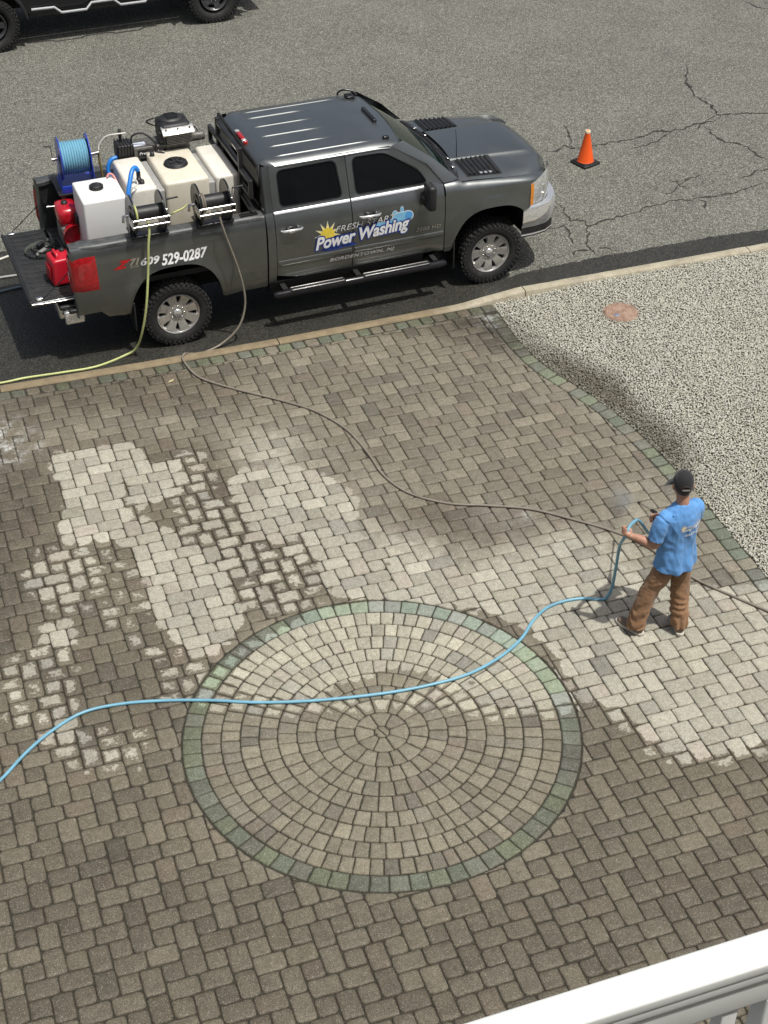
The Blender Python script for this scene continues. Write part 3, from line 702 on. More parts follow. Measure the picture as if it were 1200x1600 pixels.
# ------------------------------------------------------------------ truck
TL = Vector((0.1523, 7.613, -0.10))       # rear axle on the road; x forwards, y away from the driveway
def paint_material():
    t = NT('grey metallic paint'); n = t.noise(3.0, 5, 0.6, t.pos(True))
    fl = t.voro(900, t.pos(True)); fs = t.n('SeparateColor'); t.link(fl.outputs['Color'], fs.inputs[0])
    c = t.mix(t.ramp(n, 0.3, 0.7), (0.145, 0.156, 0.154, 1), (0.165, 0.176, 0.174, 1))
    c = t.mix(t.ramp(fs.outputs[0], 0.6, 1.0, 0, 0.25), c, (0.30, 0.31, 0.31, 1))
    z = t.n('SeparateXYZ'); t.link(t.pos(True), z.inputs[0])
    dust = t.math('MULTIPLY', t.ramp(z.outputs[2], 0.95, 0.45), t.ramp(t.noise(5, 6, 0.7, t.pos(True)), 0.3, 0.75, 0.0, 0.30))
    c = t.mix(dust, c, (0.085, 0.078, 0.066, 1))
    t.base(c); t.b.inputs['Metallic'].default_value = 0.88
    t.rough(t.math('ADD', t.ramp(n, 0.3, 0.7, 0.33, 0.40), t.math('MULTIPLY', dust, 0.35)))
    t.b.inputs['Coat Weight'].default_value = 0.9; t.b.inputs['Coat Roughness'].default_value = 0.05
    return t.m
M_PAINT = paint_material()
M_BLACK = simple('black plastic', (0.014, 0.014, 0.015, 1), 0.5, var=0.25, bump=0.15)
M_GLOSSB = simple('black gloss', (0.010, 0.010, 0.012, 1), 0.22, var=0.2)
M_CHROME = simple('chrome', (0.80, 0.80, 0.80, 1), 0.15, 0.78, var=0.06)
M_ALLOY = simple('alloy', (0.66, 0.65, 0.63, 1), 0.30, 0.8, var=0.10, vscale=20, grime=0.12)
M_STEEL = simple('bright steel', (0.62, 0.61, 0.59, 1), 0.25, 1.0, var=0.1, vscale=30)
M_RUBBER = simple('tyre rubber', (0.016, 0.016, 0.016, 1), 0.8, var=0.25, bump=0.3, bscale=120, grime=0.16)
M_GLASS = simple('tinted glass', (0.006, 0.007, 0.008, 1), 0.04, var=0.1, spec=0.14)
M_WIND = simple('windscreen glass', (0.008, 0.018, 0.013, 1), 0.04, var=0.15, spec=0.22)
M_RED = simple('red lens', (0.34, 0.008, 0.012, 1), 0.12, var=0.25, vscale=25, coat=0.6)
M_LENS = simple('clear lens', (0.52, 0.53, 0.52, 1), 0.12, 0.35, var=0.25, vscale=25, coat=0.8)
M_AMBER = simple('amber lens', (0.70, 0.24, 0.02, 1), 0.18, var=0.2, vscale=30, coat=0.5)
M_LINER = simple('bed liner', (0.016, 0.017, 0.018, 1), 0.65, var=0.3, bump=0.4, bscale=150, grime=0.12)
M_RAILCAP = simple('worn rail cap', (0.060, 0.064, 0.064, 1), 0.45, var=0.4, vscale=14, bump=0.2, grime=0.2)
M_DARK = simple('underbody', (0.010, 0.010, 0.010, 1), 0.8, var=0.3)
M_WHITE = simple('white vinyl lettering', (0.80, 0.80, 0.80, 1), 0.4, var=0.04)
M_BLUEV = simple('blue vinyl lettering', (0.014, 0.045, 0.25, 1), 0.4, var=0.1)
M_LBLUE = simple('pale blue vinyl', (0.22, 0.52, 0.78, 1), 0.4, var=0.15, vscale=30)
M_YEL = simple('yellow vinyl', (0.80, 0.62, 0.07, 1), 0.4, var=0.12, vscale=25)
M_GREYV = simple('grey lettering', (0.55, 0.55, 0.55, 1), 0.35, 0.0, var=0.05)
M_REDV = simple('red vinyl', (0.50, 0.012, 0.012, 1), 0.4, var=0.05)

TR = thing('pickup_truck', 'dark grey crew cab pickup truck parked at the kerb, loaded with tanks and reels', 'pickup truck', TL)
YT = [(0.40, .90), (0.50, .935), (0.60, .965), (0.80, .990), (1.0, 1.0), (1.15, 1.0), (1.26, .985), (1.34, .960), (1.40, .930), (1.44, .905), (1.90, .775), (1.95, .72)]
WB = 3.90; WR = 0.41
def archz(dx): 
    a = abs(dx)/0.545
    return -1 if a >= 1 else 0.30+0.75*(1-a**2.7)**(1/2.7)
def yb(x, z, bed=False):
    y = lerp_tab(z, YT) if not bed else lerp_tab(z, [(0.40, .90), (.55, .955), (.8, .985), (1.05, .995), (1.25, .99), (1.34, .975), (1.40, .955), (1.425, .93)])
    for xc in (0.0, WB):
        dx, dz = x-xc, z-0.40; r = hypot(dx, dz*0.92)
        if z > 0.3: y += 0.034*max(0.0, 1-abs(r-0.60)/0.14)**1.2 if r > 0.5 else 0.0
    if x > 4.25: y -= 0.30*max(0, (x-4.25)/0.55)**2.2
    return y
def side_panel(name, x0, x1, zb, zt, sg, mat=None, nx=14, nz=14, bed=False, parent=None, thick=0.02, extra=()):
    xs = sorted(set([x0+(x1-x0)*i/nx for i in range(nx+1)]+[e for e in extra if x0 < e < x1])); rows = []
    for x in xs:
        b = zb(x) if callable(zb) else zb; tp = zt(x) if callable(zt) else zt
        b = max(b, archz(x), archz(x-WB)); rows.append([(x, sg*yb(x, b+(tp-b)*k/nz, bed), b+(tp-b)*k/nz) for k in range(nz+1)])
    inn = [[(p[0], p[1]-sg*thick, p[2]) for p in r] for r in rows]
    m = MB(); m.grid(rows, True, sg > 0); m.grid(inn, True, sg < 0)
    # returns round the panel's edge
    m.grid([rows[0], inn[0]], False); m.grid([rows[-1], inn[-1]], False)
    m.grid([[r[0] for r in rows], [r[0] for r in inn]], False); m.grid([[r[-1] for r in rows], [r[-1] for r in inn]], False)
    return m.build(name, mat or M_PAINT, parent or TR, fix=True, sharp=40)
AX = [c+s_*d for c in (0, WB) for s_ in (-1, 1) for d in (.544, .54, .53, .51, .48, .44, .39, .33, .26, .18, .09)]+[0, WB]
DOORS = {}
for sg in (-1, 1):
    side_panel('bed_side', -1.12, 1.075, lambda x: 0.53 if x > -0.8 else 0.62, 1.425, sg, bed=True, nx=26, nz=16, extra=AX)
    side_panel('cab_corner', 1.092, 1.185, 0.56, 1.42, sg, nx=2)
    DOORS['r', sg] = side_panel('door', 1.192, 2.108, lambda x: 0.575 if x > 1.5 else 0.575+0.25*(1.5-x), 1.415, sg, nx=8)
    DOORS['f', sg] = side_panel('door', 2.118, 3.262, 0.575, 1.415, sg, nx=8)
    side_panel('fender', 3.272, 4.66, lambda x: 0.55 if x < 4.3 else 0.93, lambda x: 1.27 if x < 4.3 else 1.27-.03*(x-4.3)/.36, sg, nx=20, nz=16, extra=AX)
    side_panel('rocker', 1.105, 3.40, 0.47, 0.565, sg, mat=M_DARK, nx=6, nz=3, thick=0.06)
# upper door frames with windows in them
def upper(x, z, sg, d=0.0): return (x, sg*(lerp_tab(z, [(1.40, .928), (1.44, .905), (1.90, .775), (1.95, .745)])+d), z)
def ring_panel(name, outer, inner, sg, mat, parent, d=0.0, th=0.03):
    """frame between two outlines with the same number of points (in x, z)"""
    a = [upper(x, z, sg, d) for x, z in outer]; b = [upper(x, z, sg, d) for x, z in inner]
    a2 = [upper(x, z, sg, d-th) for x, z in outer]; b2 = [upper(x, z, sg, d-th) for x, z in inner]
    m = MB()
    for p, q in ((a, b), (b, b2), (a2, a), (b2, a2)): m.grid([p+[p[0]], q+[q[0]]], False)
    return m.build(name, mat, parent, fix=True, sharp=30)
def plate(name, pl, sg, mat, parent, d, th=0.006, smooth=False):
    a = [upper(x, z, sg, d) for x, z in pl]; b = [upper(x, z, sg, d-th) for x, z in pl]; n = len(pl)
    m = MB().add(a+b, [tuple(range(n)), tuple(range(2*n-1, n-1, -1))]+[(i, (i+1) % n, n+(i+1) % n, n+i) for i in range(n)])
    return m.build(name, mat, parent, fix=True)
def rsample(pl, n=48, r=0.05):
    """rounded outline resampled to n points, starting from its first corner"""
    P = [Vector(p) for p in pl]; out = []; m = len(P)
    for i in range(m):
        a, b, c = P[i-1], P[i], P[(i+1) % m]; rr = min(r, (a-b).length*.45, (c-b).length*.45)
        p = b+(a-b).normalized()*rr; q = b+(c-b).normalized()*rr
        for k in range(5):
            t_ = k/4; out.append(p*(1-t_)**2+b*2*t_*(1-t_)+q*t_*t_)
    return [(v.x, v.y) for v in out]
RW_ = [(1.275, 1.452), (1.275, 1.865), (1.99, 1.875), (2.035, 1.445)]
RO_ = [(1.195, 1.418), (1.195, 1.915), (2.10, 1.925), (2.11, 1.418)]
FW_ = [(2.185, 1.443), (2.175, 1.872), (2.57, 1.865), (2.98, 1.62), (3.09, 1.435)]
FO_ = [(2.118, 1.418), (2.108, 1.925), (2.66, 1.915), (3.08, 1.66), (3.262, 1.418)]
for sg in (-1, 1):
    for key, ow, iw in (('r', RO_, RW_), ('f', FO_, FW_)):
        D_ = DOORS[key, sg]
        o_ = rsample(ow, r=0.03); i_ = rsample(iw, r=0.075)
        ring_panel('window_frame', o_, i_, sg, M_PAINT, D_)
        i2 = rsample([(x+(0.012 if x < (iw[0][0]+iw[-1][0])/2 else -0.012), z+(0.012 if z < 1.6 else -0.012)) for x, z in iw], r=0.07)
        ring_panel('window_seal', i_, i2, sg, M_BLACK, D_, -0.004, 0.02)
        plate('window', i2, sg, M_GLASS, D_, -0.014)
        # bright strip under the glass
        x0, x1 = (1.20, 2.105) if key == 'r' else (2.122, 3.06)
        MB().grid([[(x, sg*(0.9265+0.010), 1.400) , (x, sg*(0.913+0.013), 1.424), (x, sg*(0.905+0.004), 1.430)] for x in np.linspace(x0, x1, 6)]).build('belt_moulding', M_CHROME, D_)
        # handle
        hx = 1.375 if key == 'r' else 2.325
        hz_ = 1.225
        h = MB().tube([(hx-.13, sg*1.004, hz_), (hx-.10, sg*1.035, hz_), (hx, sg*1.042, hz_+.004), (hx+.10, sg*1.035, hz_), (hx+.13, sg*1.004, hz_)], [.010, .016, .017, .016, .010], 8)
        h.box((hx, sg*1.002, hz_-.035), (.075, .014, .016), bev=.005)
        h.build('handle', M_CHROME, D_)
        MB().box((hx, sg*1.003, hz_+.012), (.13, .012, .055), bev=.005).build('handle_recess', M_GLOSSB, D_)
        # lower body moulding
        MB().grid([[(x, sg*(yb(x, z)+o), z) for z, o in ((.775, .001), (.782, .008), (.835, .008), (.843, .001))] for x in np.linspace(x0+.01, (2.10 if key == 'r' else 3.25), 8)]).build('side_moulding', M_PAINT, D_)
    # door mirror
    m = MB().box((3.035, sg*1.075, 1.36), (.10, .20, .30), bev=.035).box((2.995, sg*0.98, 1.30), (.07, .15, .07), bev=.02)
    m.build('mirror', M_BLACK, DOORS['f', sg])
    # A and C pillars
    MB().grid([[(2.665, sg*.772, 1.915), (2.79, sg*.755, 1.945), (2.83, sg*.735, 1.94)], [(3.08, sg*.862, 1.665), (3.14, sg*.845, 1.70), (3.18, sg*.83, 1.70)], [(3.268, sg*.925, 1.42), (3.40, sg*.915, 1.425), (3.47, sg*.885, 1.425)]], True).build('pillar', M_PAINT, TR, fix=True)
    MB().grid([[upper(1.192, z, sg) for z in np.linspace(1.418, 1.92, 6)], [upper(1.14, z, sg, -.006) for z in np.linspace(1.418, 1.92, 6)], [upper(1.105, z, sg, -.035) for z in np.linspace(1.418, 1.91, 6)], [upper(1.085, z, sg, -.085) for z in np.linspace(1.418, 1.90, 6)]]).build('pillar', M_PAINT, TR, fix=True)
# roof: crowned, its edges rolled down, with pressed ribs
RIBS = ((-.64, 2.56), (.59, 2.62), (-.40, 2.13), (.40, 2.13), (-.13, 2.13), (.14, 2.13))
def roofz(x, y):
    a = abs(y)/0.775; z = 1.975-0.022*a*a-0.045*max(0, (a-.86)/.14)**2
    z -= 0.055*max(0, (1.22-x)/.14)**2 if x < 1.22 else 0
    z -= 0.03*max(0, (x-2.45)/.36)**1.6 if x > 2.45 else 0
    for yr, x1 in RIBS:
        if 1.30 < x < x1: z += 0.015*max(0, 1-abs(y-yr)/.020)*min(1, (x-1.30)/.06, (x1-x)/.22)
    return z
ys = sorted(set([-.775, -.76, -.74, -.71, .71, .74, .76, .775]+[yr+o for yr, _ in RIBS for o in (-.030, -.020, -.010, 0, .010, .020, .030)]+list(np.linspace(-.60, .60, 13))))
xs = sorted(set(list(np.linspace(1.10, 1.29, 8))+list(np.linspace(1.30, 2.62, 30))+list(np.linspace(2.65, 2.86, 8))))
def fr(x, y):
    if x < 1.3: x += 0.17*max(0, (abs(y)-.56)/.215)**2.6*(1.3-x)/.215
    return x-(0.06*(abs(y)/.775)**2.2 if x > 2.7 else 0)*((x-2.7)/.14 if x > 2.7 else 0)
ROOF = MB().grid([[(fr(x, y), y, roofz(x, y)) for y in ys] for x in xs], True, True).build('roof', M_PAINT, TR, fix=True)
for sg in (-1, 1):   # drip rail
    MB().tube([(x, sg*.778, roofz(x, .775)-.012) for x in np.linspace(1.30, 2.66, 12)], .005, 6).build('drip_rail', M_GLOSSB, ROOF)
# roof marker lamps and antenna bracket
for (x, y, w_, l_) in ((2.70, 0.0, .40, .045), (2.66, -.63, .05, .07), (2.68, .60, .12, .10)):
    MB().box((x, y, roofz(x, y)+.016), (l_, w_, .035), bev=.010).build('marker_lamp', M_GLOSSB, ROOF)
MB().tube(crom([(2.56, .69, 1.955), (2.58, .70, 1.99), (2.65, .69, 2.012), (2.74, .66, 1.995), (2.78, .62, 1.955)], 5), .012, 6).build('antenna_bracket', M_GLOSSB, ROOF)
# third brake lamp
bl = MB().box((1.13, 0.0, 1.955), (.055, .22, .055), bev=.016).build('brake_lamp', M_RED, ROOF)
MB().box((1.13, .135, 1.956), (.052, .07, .05), bev=.014).build('cargo_lamp', M_LENS, bl); MB().box((1.13, -.125, 1.956), (.052, .06, .05), bev=.014).build('cargo_lamp', M_LENS, bl)
MB().box((1.13, -.175, 1.955), (.055, .04, .055), bev=.014).build('brake_lamp_end', M_RED, bl)
# cab back wall and rear window
MB().box((1.105, 0, 1.16), (.04, 1.72, .62), bev=.02).build('cab_back', M_PAINT, TR)
bw = [[(1.082+(z-1.45)*.02, y*(1-(z-1.45)*.12), z) for y in np.linspace(-.80, .80, 8)] for z in np.linspace(1.45, 1.93, 5)]
RWIN = MB().grid(bw, True).build('rear_window', M_GLASS, TR, fix=True)
MB().tube([bw[0][0], bw[0][-1], bw[-1][-1], bw[-1][0]], .02, 6, closed=True).build('rear_window_frame', M_BLACK, RWIN)
# windscreen
def wpt(u, v, d=0.0):
    y = (-1+2*u)*(0.86*(1-v)+0.735*v); a = abs(-1+2*u)
    x = (3.535-0.13*a**2)*(1-v)+(2.855-0.075*a**2)*v; z = (1.405-0.0*a)*(1-v)+(1.945-0.022*a**2)*v+0.02*sin(pi*v)
    return (x+d*.62, y, z+d*.78)
WS = MB().grid([[wpt(u, v) for u in np.linspace(0, 1, 17)] for v in np.linspace(0, 1, 9)], True).build('windscreen', M_WIND, TR, fix=True)
for a, b in (((.04, .06), (.46, .10)), ((.46, .05), (.93, .09))):
    MB().tube([wpt(a[0], 0.0, .03), wpt(a[0]+.03, a[1], .035), wpt((a[0]+b[0])/2, (a[1]+b[1])/2+.02, .03), wpt(b[0], b[1], .022)], [.014, .012, .011, .007], 6).build('wiper', M_BLACK, WS)
MB().tube([wpt(.5, .97, -.05), wpt(.5, .86, -.06)], .012, 6).build('mirror_stem', M_BLACK, WS)
# bonnet: raised middle, creases, rounded nose
def bonz(x, y):
    a = abs(y)/.9
    z = 1.428-(0.02+.055*a*a)*max(0, (x-3.6)/.9)-0.020*a**2-0.025*max(0, (a-.8)/.2)**2
    z += 0.024*(1/(1+math.exp((abs(y)-.415-.04*(x-3.5))/.010)))
    if x > 4.50: z -= 0.15*((x-4.50)/.32)**2.4
    return z
def nose(x, y): return x-(0.24*(abs(y)/.9)**3.2)*max(0, (x-3.9)/.92)
def cowlx(y): return 3.545-0.135*(abs(y)/.86)**2+.055
BY = sorted(set(list(np.linspace(-.895, .895, 31))+[s_*(.415+d) for s_ in (-1, 1) for d in (-.03, -.015, -.005, .005, .015, .03)]))
rows = []
for t_ in np.linspace(0, 1, 34):
    rows.append([(nose(cowlx(y)*(1-t_)+4.82*t_, y), y, bonz(cowlx(y)*(1-t_)+4.82*t_, y)) for y in BY])
HOOD = MB().grid(rows, True, True).build('bonnet', M_PAINT, TR, fix=True)
for sg in (-1, 1):   # fender tops reaching in to the bonnet
    rr = []
    for x in np.linspace(3.28, 4.66, 24):
        zt = 1.27 if x < 4.3 else 1.27-.03*(x-4.3)/.36; y0 = yb(x, zt); z1 = 1.41 if x < 3.5 else bonz(x, .89)-.006
        if x > 4.5: z1 -= .02
        ye = .893 if x < 4.2 else .893-.24*max(0, (x-4.2)/.5)**2
        rr.append([(x, sg*(y0+(ye-y0)*k**1.7), zt+(z1-zt)*(1-(1-k)**1.5)) for k in np.linspace(0, 1, 8)]+[(x, sg*(ye-.02), z1-.03)])
    MB().grid(rr, True).build('fender_top', M_PAINT, TR, fix=True)
    # louvred panel
    L0, L1 = 3.61, 4.06
    def lp(x, y, d): return (x-.06*(y-.45)*0.0, sg*y, bonz(x, y)+d)
    pl = MB().grid([[lp(x, y, .006) for y in np.linspace(.435, .835, 7)] for x in np.linspace(L0, L1, 10)], True).build('vent_panel', M_BLACK, HOOD, fix=True)
    for k in range(7):
        x = L0+.02+k*.060
        MB().grid([[lp(x, y, .007), lp(x+.012, y, .030), lp(x+.028, y, .024), lp(x+.040, y, .007)] for y in np.linspace(.445, .825, 7)], True).build('slat', M_BLACK, pl, fix=True)
    MB().grid([[lp(x, y, .0175) for y in (.79, .825)] for x in np.linspace(L0+.16, L1-.10, 4)], False).build('vent_badge', M_CHROME, pl, fix=True)
# cowl
MB().grid([[(wpt(u, 0)[0]-.01+.0, wpt(u, 0)[1], 1.40), (wpt(u, 0)[0]+.04, wpt(u, 0)[1], 1.412), (wpt(u, 0)[0]+.085, wpt(u, 0)[1], 1.418 if abs(u-.5) > .25 else 1.428)] for u in np.linspace(0, 1, 17)], True).build('cowl', M_BLACK, TR, fix=True)
for u in (.16, .30, .70, .84): MB().box((wpt(u, 0)[0]+.06, wpt(u, 0)[1], 1.43), (.045, .05, .012), bev=.004).build('washer_cover', M_STEEL, TR)
MB().tube([(3.66, -.40, 1.42), (3.655, -.40, 1.62), (3.64, -.40, 1.80)], [.006, .004, .003], 6).build('antenna', M_GLOSSB, TR)
# nose: grille, lamps, bumper
MB().box((4.70, 0, 1.02), (.12, 1.20, .46), bev=.04).build('grille', M_BLACK, TR)
MB().box((4.765, 0, 1.03), (.04, 1.22, .07), bev=.015).build('grille_bar', M_CHROME, TR)
MB().box((4.50, 0, 0.80), (.30, 1.7, .5)).build('radiator_support', M_DARK, TR)
for sg in (-1, 1):
    def hl(x, z, d): return (x, sg*(yb(x, z)+d), z)
    HLX = [4.372, 4.40, 4.43, 4.46, 4.49, 4.52, 4.55, 4.58, 4.61, 4.64, 4.665]
    def htop(x): return 1.235+.085*((x-4.372)/.29)
    def hbot(x): return 0.955+0.02*((x-4.372)/.29)
    rows = [[hl(x, hbot(x)+(htop(x)-hbot(x))*k/6, .006) for k in range(7)] for x in HLX]
    # wrap round the corner to the grille
    for t_ in np.linspace(.2, 1, 5):
        e = rows[len(HLX)-1]; rows.append([(p[0]+.11*sin(t_*pi/2), p[1]-sg*(.24*t_), p[2]-(.02*t_ if k > 3 else 0)) for k, p in enumerate(e)])
    HL = MB().grid(rows, True).build('headlamp', M_LENS, TR, fix=True)
    MB().grid([[hl(x, hbot(x)+.008+(htop(x)-hbot(x)-.016)*k/6, .010) for k in range(7)] for x in (4.376, 4.39, 4.405, 4.42)], True).build('indicator', M_AMBER, HL, fix=True)
    for zc in (1.03, 1.13): MB().lathe([(.001, .018), (.03, .014), (.05, 0)], 14, hl(4.55, zc, .004), 'Y').build('bulb', M_CHROME, HL)
path = [(4.29, -.985), (4.45, -.985), (4.62, -.955), (4.76, -.86), (4.85, -.66), (4.90, -.35), (4.915, 0)]; path = path+[(x, -y) for x, y in path[-2::-1]]
rows = []
for i, (x, y) in enumerate(path):
    a = Vector(path[max(0, i-1)]); b = Vector(path[min(len(path)-1, i+1)]); d = (b-a).normalized(); n = Vector((d.y, -d.x))
    rows.append([(x+n.x*o, y+n.y*o, z) for o, z in ((-.08, .955), (0.0, .955), (.018, .93), (.022, .80), (.015, .72), (-.01, .66), (-.015, .60), (.0, .56), (-.05, .53))])
BMP = MB().grid(rows, True).build('front_bumper', M_CHROME, TR, fix=True, sharp=45)
MB().grid([[(p[2][0]*0+rows[i][5][0]+.004*(1 if rows[i][5][0] > 4.5 else 0), rows[i][5][1]*1.004, z) for z in (.66, .54)] for i, p in enumerate(rows)], True).build('bumper_valance', M_BLACK, BMP, fix=True)
# chassis, arch liners
MB().box((1.75, 0, .56), (5.3, 1.1, .16)).build('chassis', M_DARK, TR)
MB().box((2.2, 0, .47), (2.15, 1.74, .16)).build('cab_floor_light_block', M_DARK, TR)  # cab floor, enlarged to stop light coming through from the far side
MB().box((.85, .35, .48), (1.0, .7, .26), bev=.03).build('fuel_tank', M_DARK, TR)  # bulky block added to keep light out under the truck
MB().tube([(0, -.72, .41), (0, -.15, .41), (0, 0, .40), (0, .15, .41), (0, .72, .41)], [.05, .06, .15, .06, .05], 12).build('rear_axle', M_DARK, TR)
MB().tube([(3.9, -.72, .41), (3.9, .72, .41)], .06, 10).build('front_axle', M_DARK, TR)
MB().box((3.2, 0, .42), (1.4, .5, .24), bev=.03).build('gearbox', M_DARK, TR)  # another added block that darkens the space underneath
MB().tube([(2.4, -.30, .40), (.9, -.32, .42), (-.3, -.45, .50), (-.9, -.62, .48)], .035, 8).build('exhaust', M_DARK, TR)
for xc in (0, WB):
    for sg in (-1, 1):
        MB().grid([[(xc+.60*cos(a), sg*.96, .40+.70*sin(a)), (xc+.60*cos(a), sg*.50, .40+.70*sin(a))] for a in np.linspace(.30 if xc else .10, pi-.10, 14)], True).build('arch_liner', M_DARK, TR, fix=True)
        MB().box((xc-.50, sg*.86, .48), (.02, .26, .36), bev=.006).build('mud_flap', M_BLACK, TR)
# cargo bed
def boxp(name, c, d, mat, parent=TR, bev=0.0): return MB().box(c, d, bev=bev).build(name, mat, parent)
BEDF = 0.83
fl = MB().box((-.03, 0, BEDF-.02), (2.12, 1.62, .04))
for y in np.linspace(-.72, .72, 13): fl.box((-.03, y, BEDF+.004), (2.10, .05, .012), bev=.004)
fl.build('bed_floor', M_LINER, TR)
boxp('bed_front_wall', (1.05, 0, 1.12), (.04, 1.72, .60), M_LINER)
for sg in (-1, 1):
    boxp('bed_inner_wall', (-.03, sg*.815, 1.12), (2.14, .03, .60), M_LINER)
    boxp('wheel_house', (0, sg*.72, .94), (.95, .22, .24), M_LINER, bev=.05)
    prof = [(.80, 1.39), (.80, 1.432), (.815, 1.441), (.90, 1.441), (.945, 1.432), (.962, 1.410), (.962, 1.385)]
    rows = [[(x, sg*(y-(.0 if -1.0 < x else .02)), z-(0 if -1.05 < x < 1.04 else .012)) for y, z in prof] for x in [-1.125, -1.10, -1.05]+list(np.linspace(-1.0, 1.0, 14))+[1.04, 1.07]]
    m = MB().grid(rows, True); m.add(rows[0], [tuple(range(7))]); m.add(rows[-1], [tuple(range(6, -1, -1))]); m.build('rail_cap', M_RAILCAP, TR, fix=True, sharp=50)
    # rear pillar of the bed and tail lamp wrapping it
    m = MB().grid([[(-1.12, sg*.985, z), (-1.14, sg*.96, z), (-1.145, sg*.88, z), (-1.145, sg*.83, z), (-1.08, sg*.82, z)] for z in np.linspace(.60, 1.41, 10)], True); m.build('bed_corner', M_PAINT, TR, fix=True)
    rows = []
    for k, z in enumerate(np.linspace(.915, 1.325, 9)):
        sh = .035*(z-.915)/.41; o = 0.012 if 0 < k < 8 else 0.001; xi = -.858-sh*.35
        rows.append([(xi, sg*(yb(xi, z, True)+.001), z), (xi-.012, sg*(yb(xi, z, True)+o), z), (-1.0, sg*(yb(-1.0, z, True)+o), z), (-1.115, sg*(yb(-1.1, z, True)+o-.004), z), (-1.145-o*.6, sg*.955, z), (-1.152-o, sg*.90, z), (-1.152-o, sg*.845, z), (-1.14, sg*.838, z)])
    TLp = MB().grid(rows, True).build('tail_lamp', M_RED, TR, fix=True)
    MB().box((-1.165, sg*.895, 1.09), (.006, .06, .09), bev=.002).build('reversing_lamp', M_LENS, TLp)
# tailgate lowered flat
TG = empty('tailgate', (0, 0, 0), 0, TR)
m = MB().box((-1.365, 0, .785), (.50, 1.70, .05), bev=.015); m.build('tailgate_panel', M_PAINT, TG)
m = MB().box((-1.36, 0, .812), (.47, 1.66, .014), bev=.005); m.build('tailgate_liner', M_LINER, TG)
for k, y in enumerate(np.linspace(-.74, .74, 14)): MB().box((-1.345, y, .821), (.37, .034, .014), bev=.005).build('tailgate_rib', M_LINER, TG)
MB().box((-1.60, 0, .80), (.035, 1.70, .055), bev=.012).build('tailgate_edge', M_BLACK, TG)
for sg in (-1, 1):
    MB().tube([(-1.60, sg*.855, .80), (-1.50, sg*.862, .795), (-1.30, sg*.862, .79), (-1.13, sg*.862, .79)], .009, 6).build('tailgate_trim', M_STEEL, TG)
    MB().box((-1.50, sg*.80, .83), (.08, .05, .03), bev=.008).build('latch', M_STEEL, TG)
    MB().tube([(-1.48, sg*.845, .835), (-1.30, sg*.845, .98), (-1.14, sg*.835, 1.12)], .006, 5).build('tailgate_cable', M_BLACK, TG)
# rear bumper
RB = empty('rear_bumper', (0, 0, 0), 0, TR)
boxp('bumper_step', (-1.19, 0, .70), (.24, 1.78, .05), M_BLACK, RB, .02); boxp('bumper_face', (-1.27, 0, .60), (.08, 1.60, .17), M_CHROME, RB, .025)
for sg in (-1, 1): boxp('bumper_end', (-1.16, sg*.90, .59), (.22, .07, .16), M_CHROME, RB, .022); boxp('bumper_pad', (-1.10, sg*.93, .68), (.24, .07, .05), M_BLACK, RB, .018)
# side steps
for sg in (-1, 1):
    ST = MB().tube([(1.12, sg*1.06, .455), (1.16, sg*1.075, .46), (3.20, sg*1.075, .46), (3.25, sg*1.06, .455)], [.036, .044, .044, .036], 12).build('side_step', M_GLOSSB, TR)
    for x0, x1 in ((1.30, 1.98), (2.20, 3.05)):
        MB().box(((x0+x1)/2, sg*1.075, .503), (x1-x0, .08, .012), bev=.005).build('step_pad', M_BLACK, ST)
        for o in (-.03, .03): MB().box(((x0+x1)/2, sg*1.075+o, .510), (x1-x0-.04, .012, .006), bev=.002).build('step_grip', M_ALLOY, ST)
    for x in (1.25, 2.15, 3.12): MB().box((x, sg*.97, .50), (.06, .22, .05)).build('step_bracket', M_DARK, TR)
# wheels
def tyre_mesh(R=0.405, w_=0.27, rr=0.262):
    h = w_/2
    m = MB().lathe([(rr-.02, -h*.62), (rr, -h*.80), (rr+.02, -h*.93), (rr+.065, -h), (R-.05, -h*.97), (R-.018, -h*.86), (R-.012, -h*.5), (R-.012, h*.5), (R-.018, h*.86), (R-.05, h*.97), (rr+.065, h), (rr+.02, h*.93), (rr, h*.80), (rr-.02, h*.62)], 48, axis='Y')
    n = 40
    for k in range(n):
        for j, (yo, wd, ph_) in enumerate(((-.105, .055, 0), (-.040, .050, .5), (.028, .050, .1), (.102, .055, .6))):
            a = 2*pi*(k+ph_)/n; b = MB().box((0, 0, 0), (.044 if k % 2 else .036, wd, .024), rz=.25*(1 if j % 2 else -1))
            b.xf(Matrix.Rotation(a, 4, 'Y') @ Matrix.Translation((0, yo, R-.008))); m.add(b.v, b.f)
        a = 2*pi*(k+.2)/n
        for s_ in (-1, 1):
            b = MB().box((0, 0, 0), (.038, .022, .040 if k % 2 else .028)); b.xf(Matrix.Rotation(a, 4, 'Y') @ Matrix.Translation((0, s_*(h-.006), R-.042))); m.add(b.v, b.f)
    return m
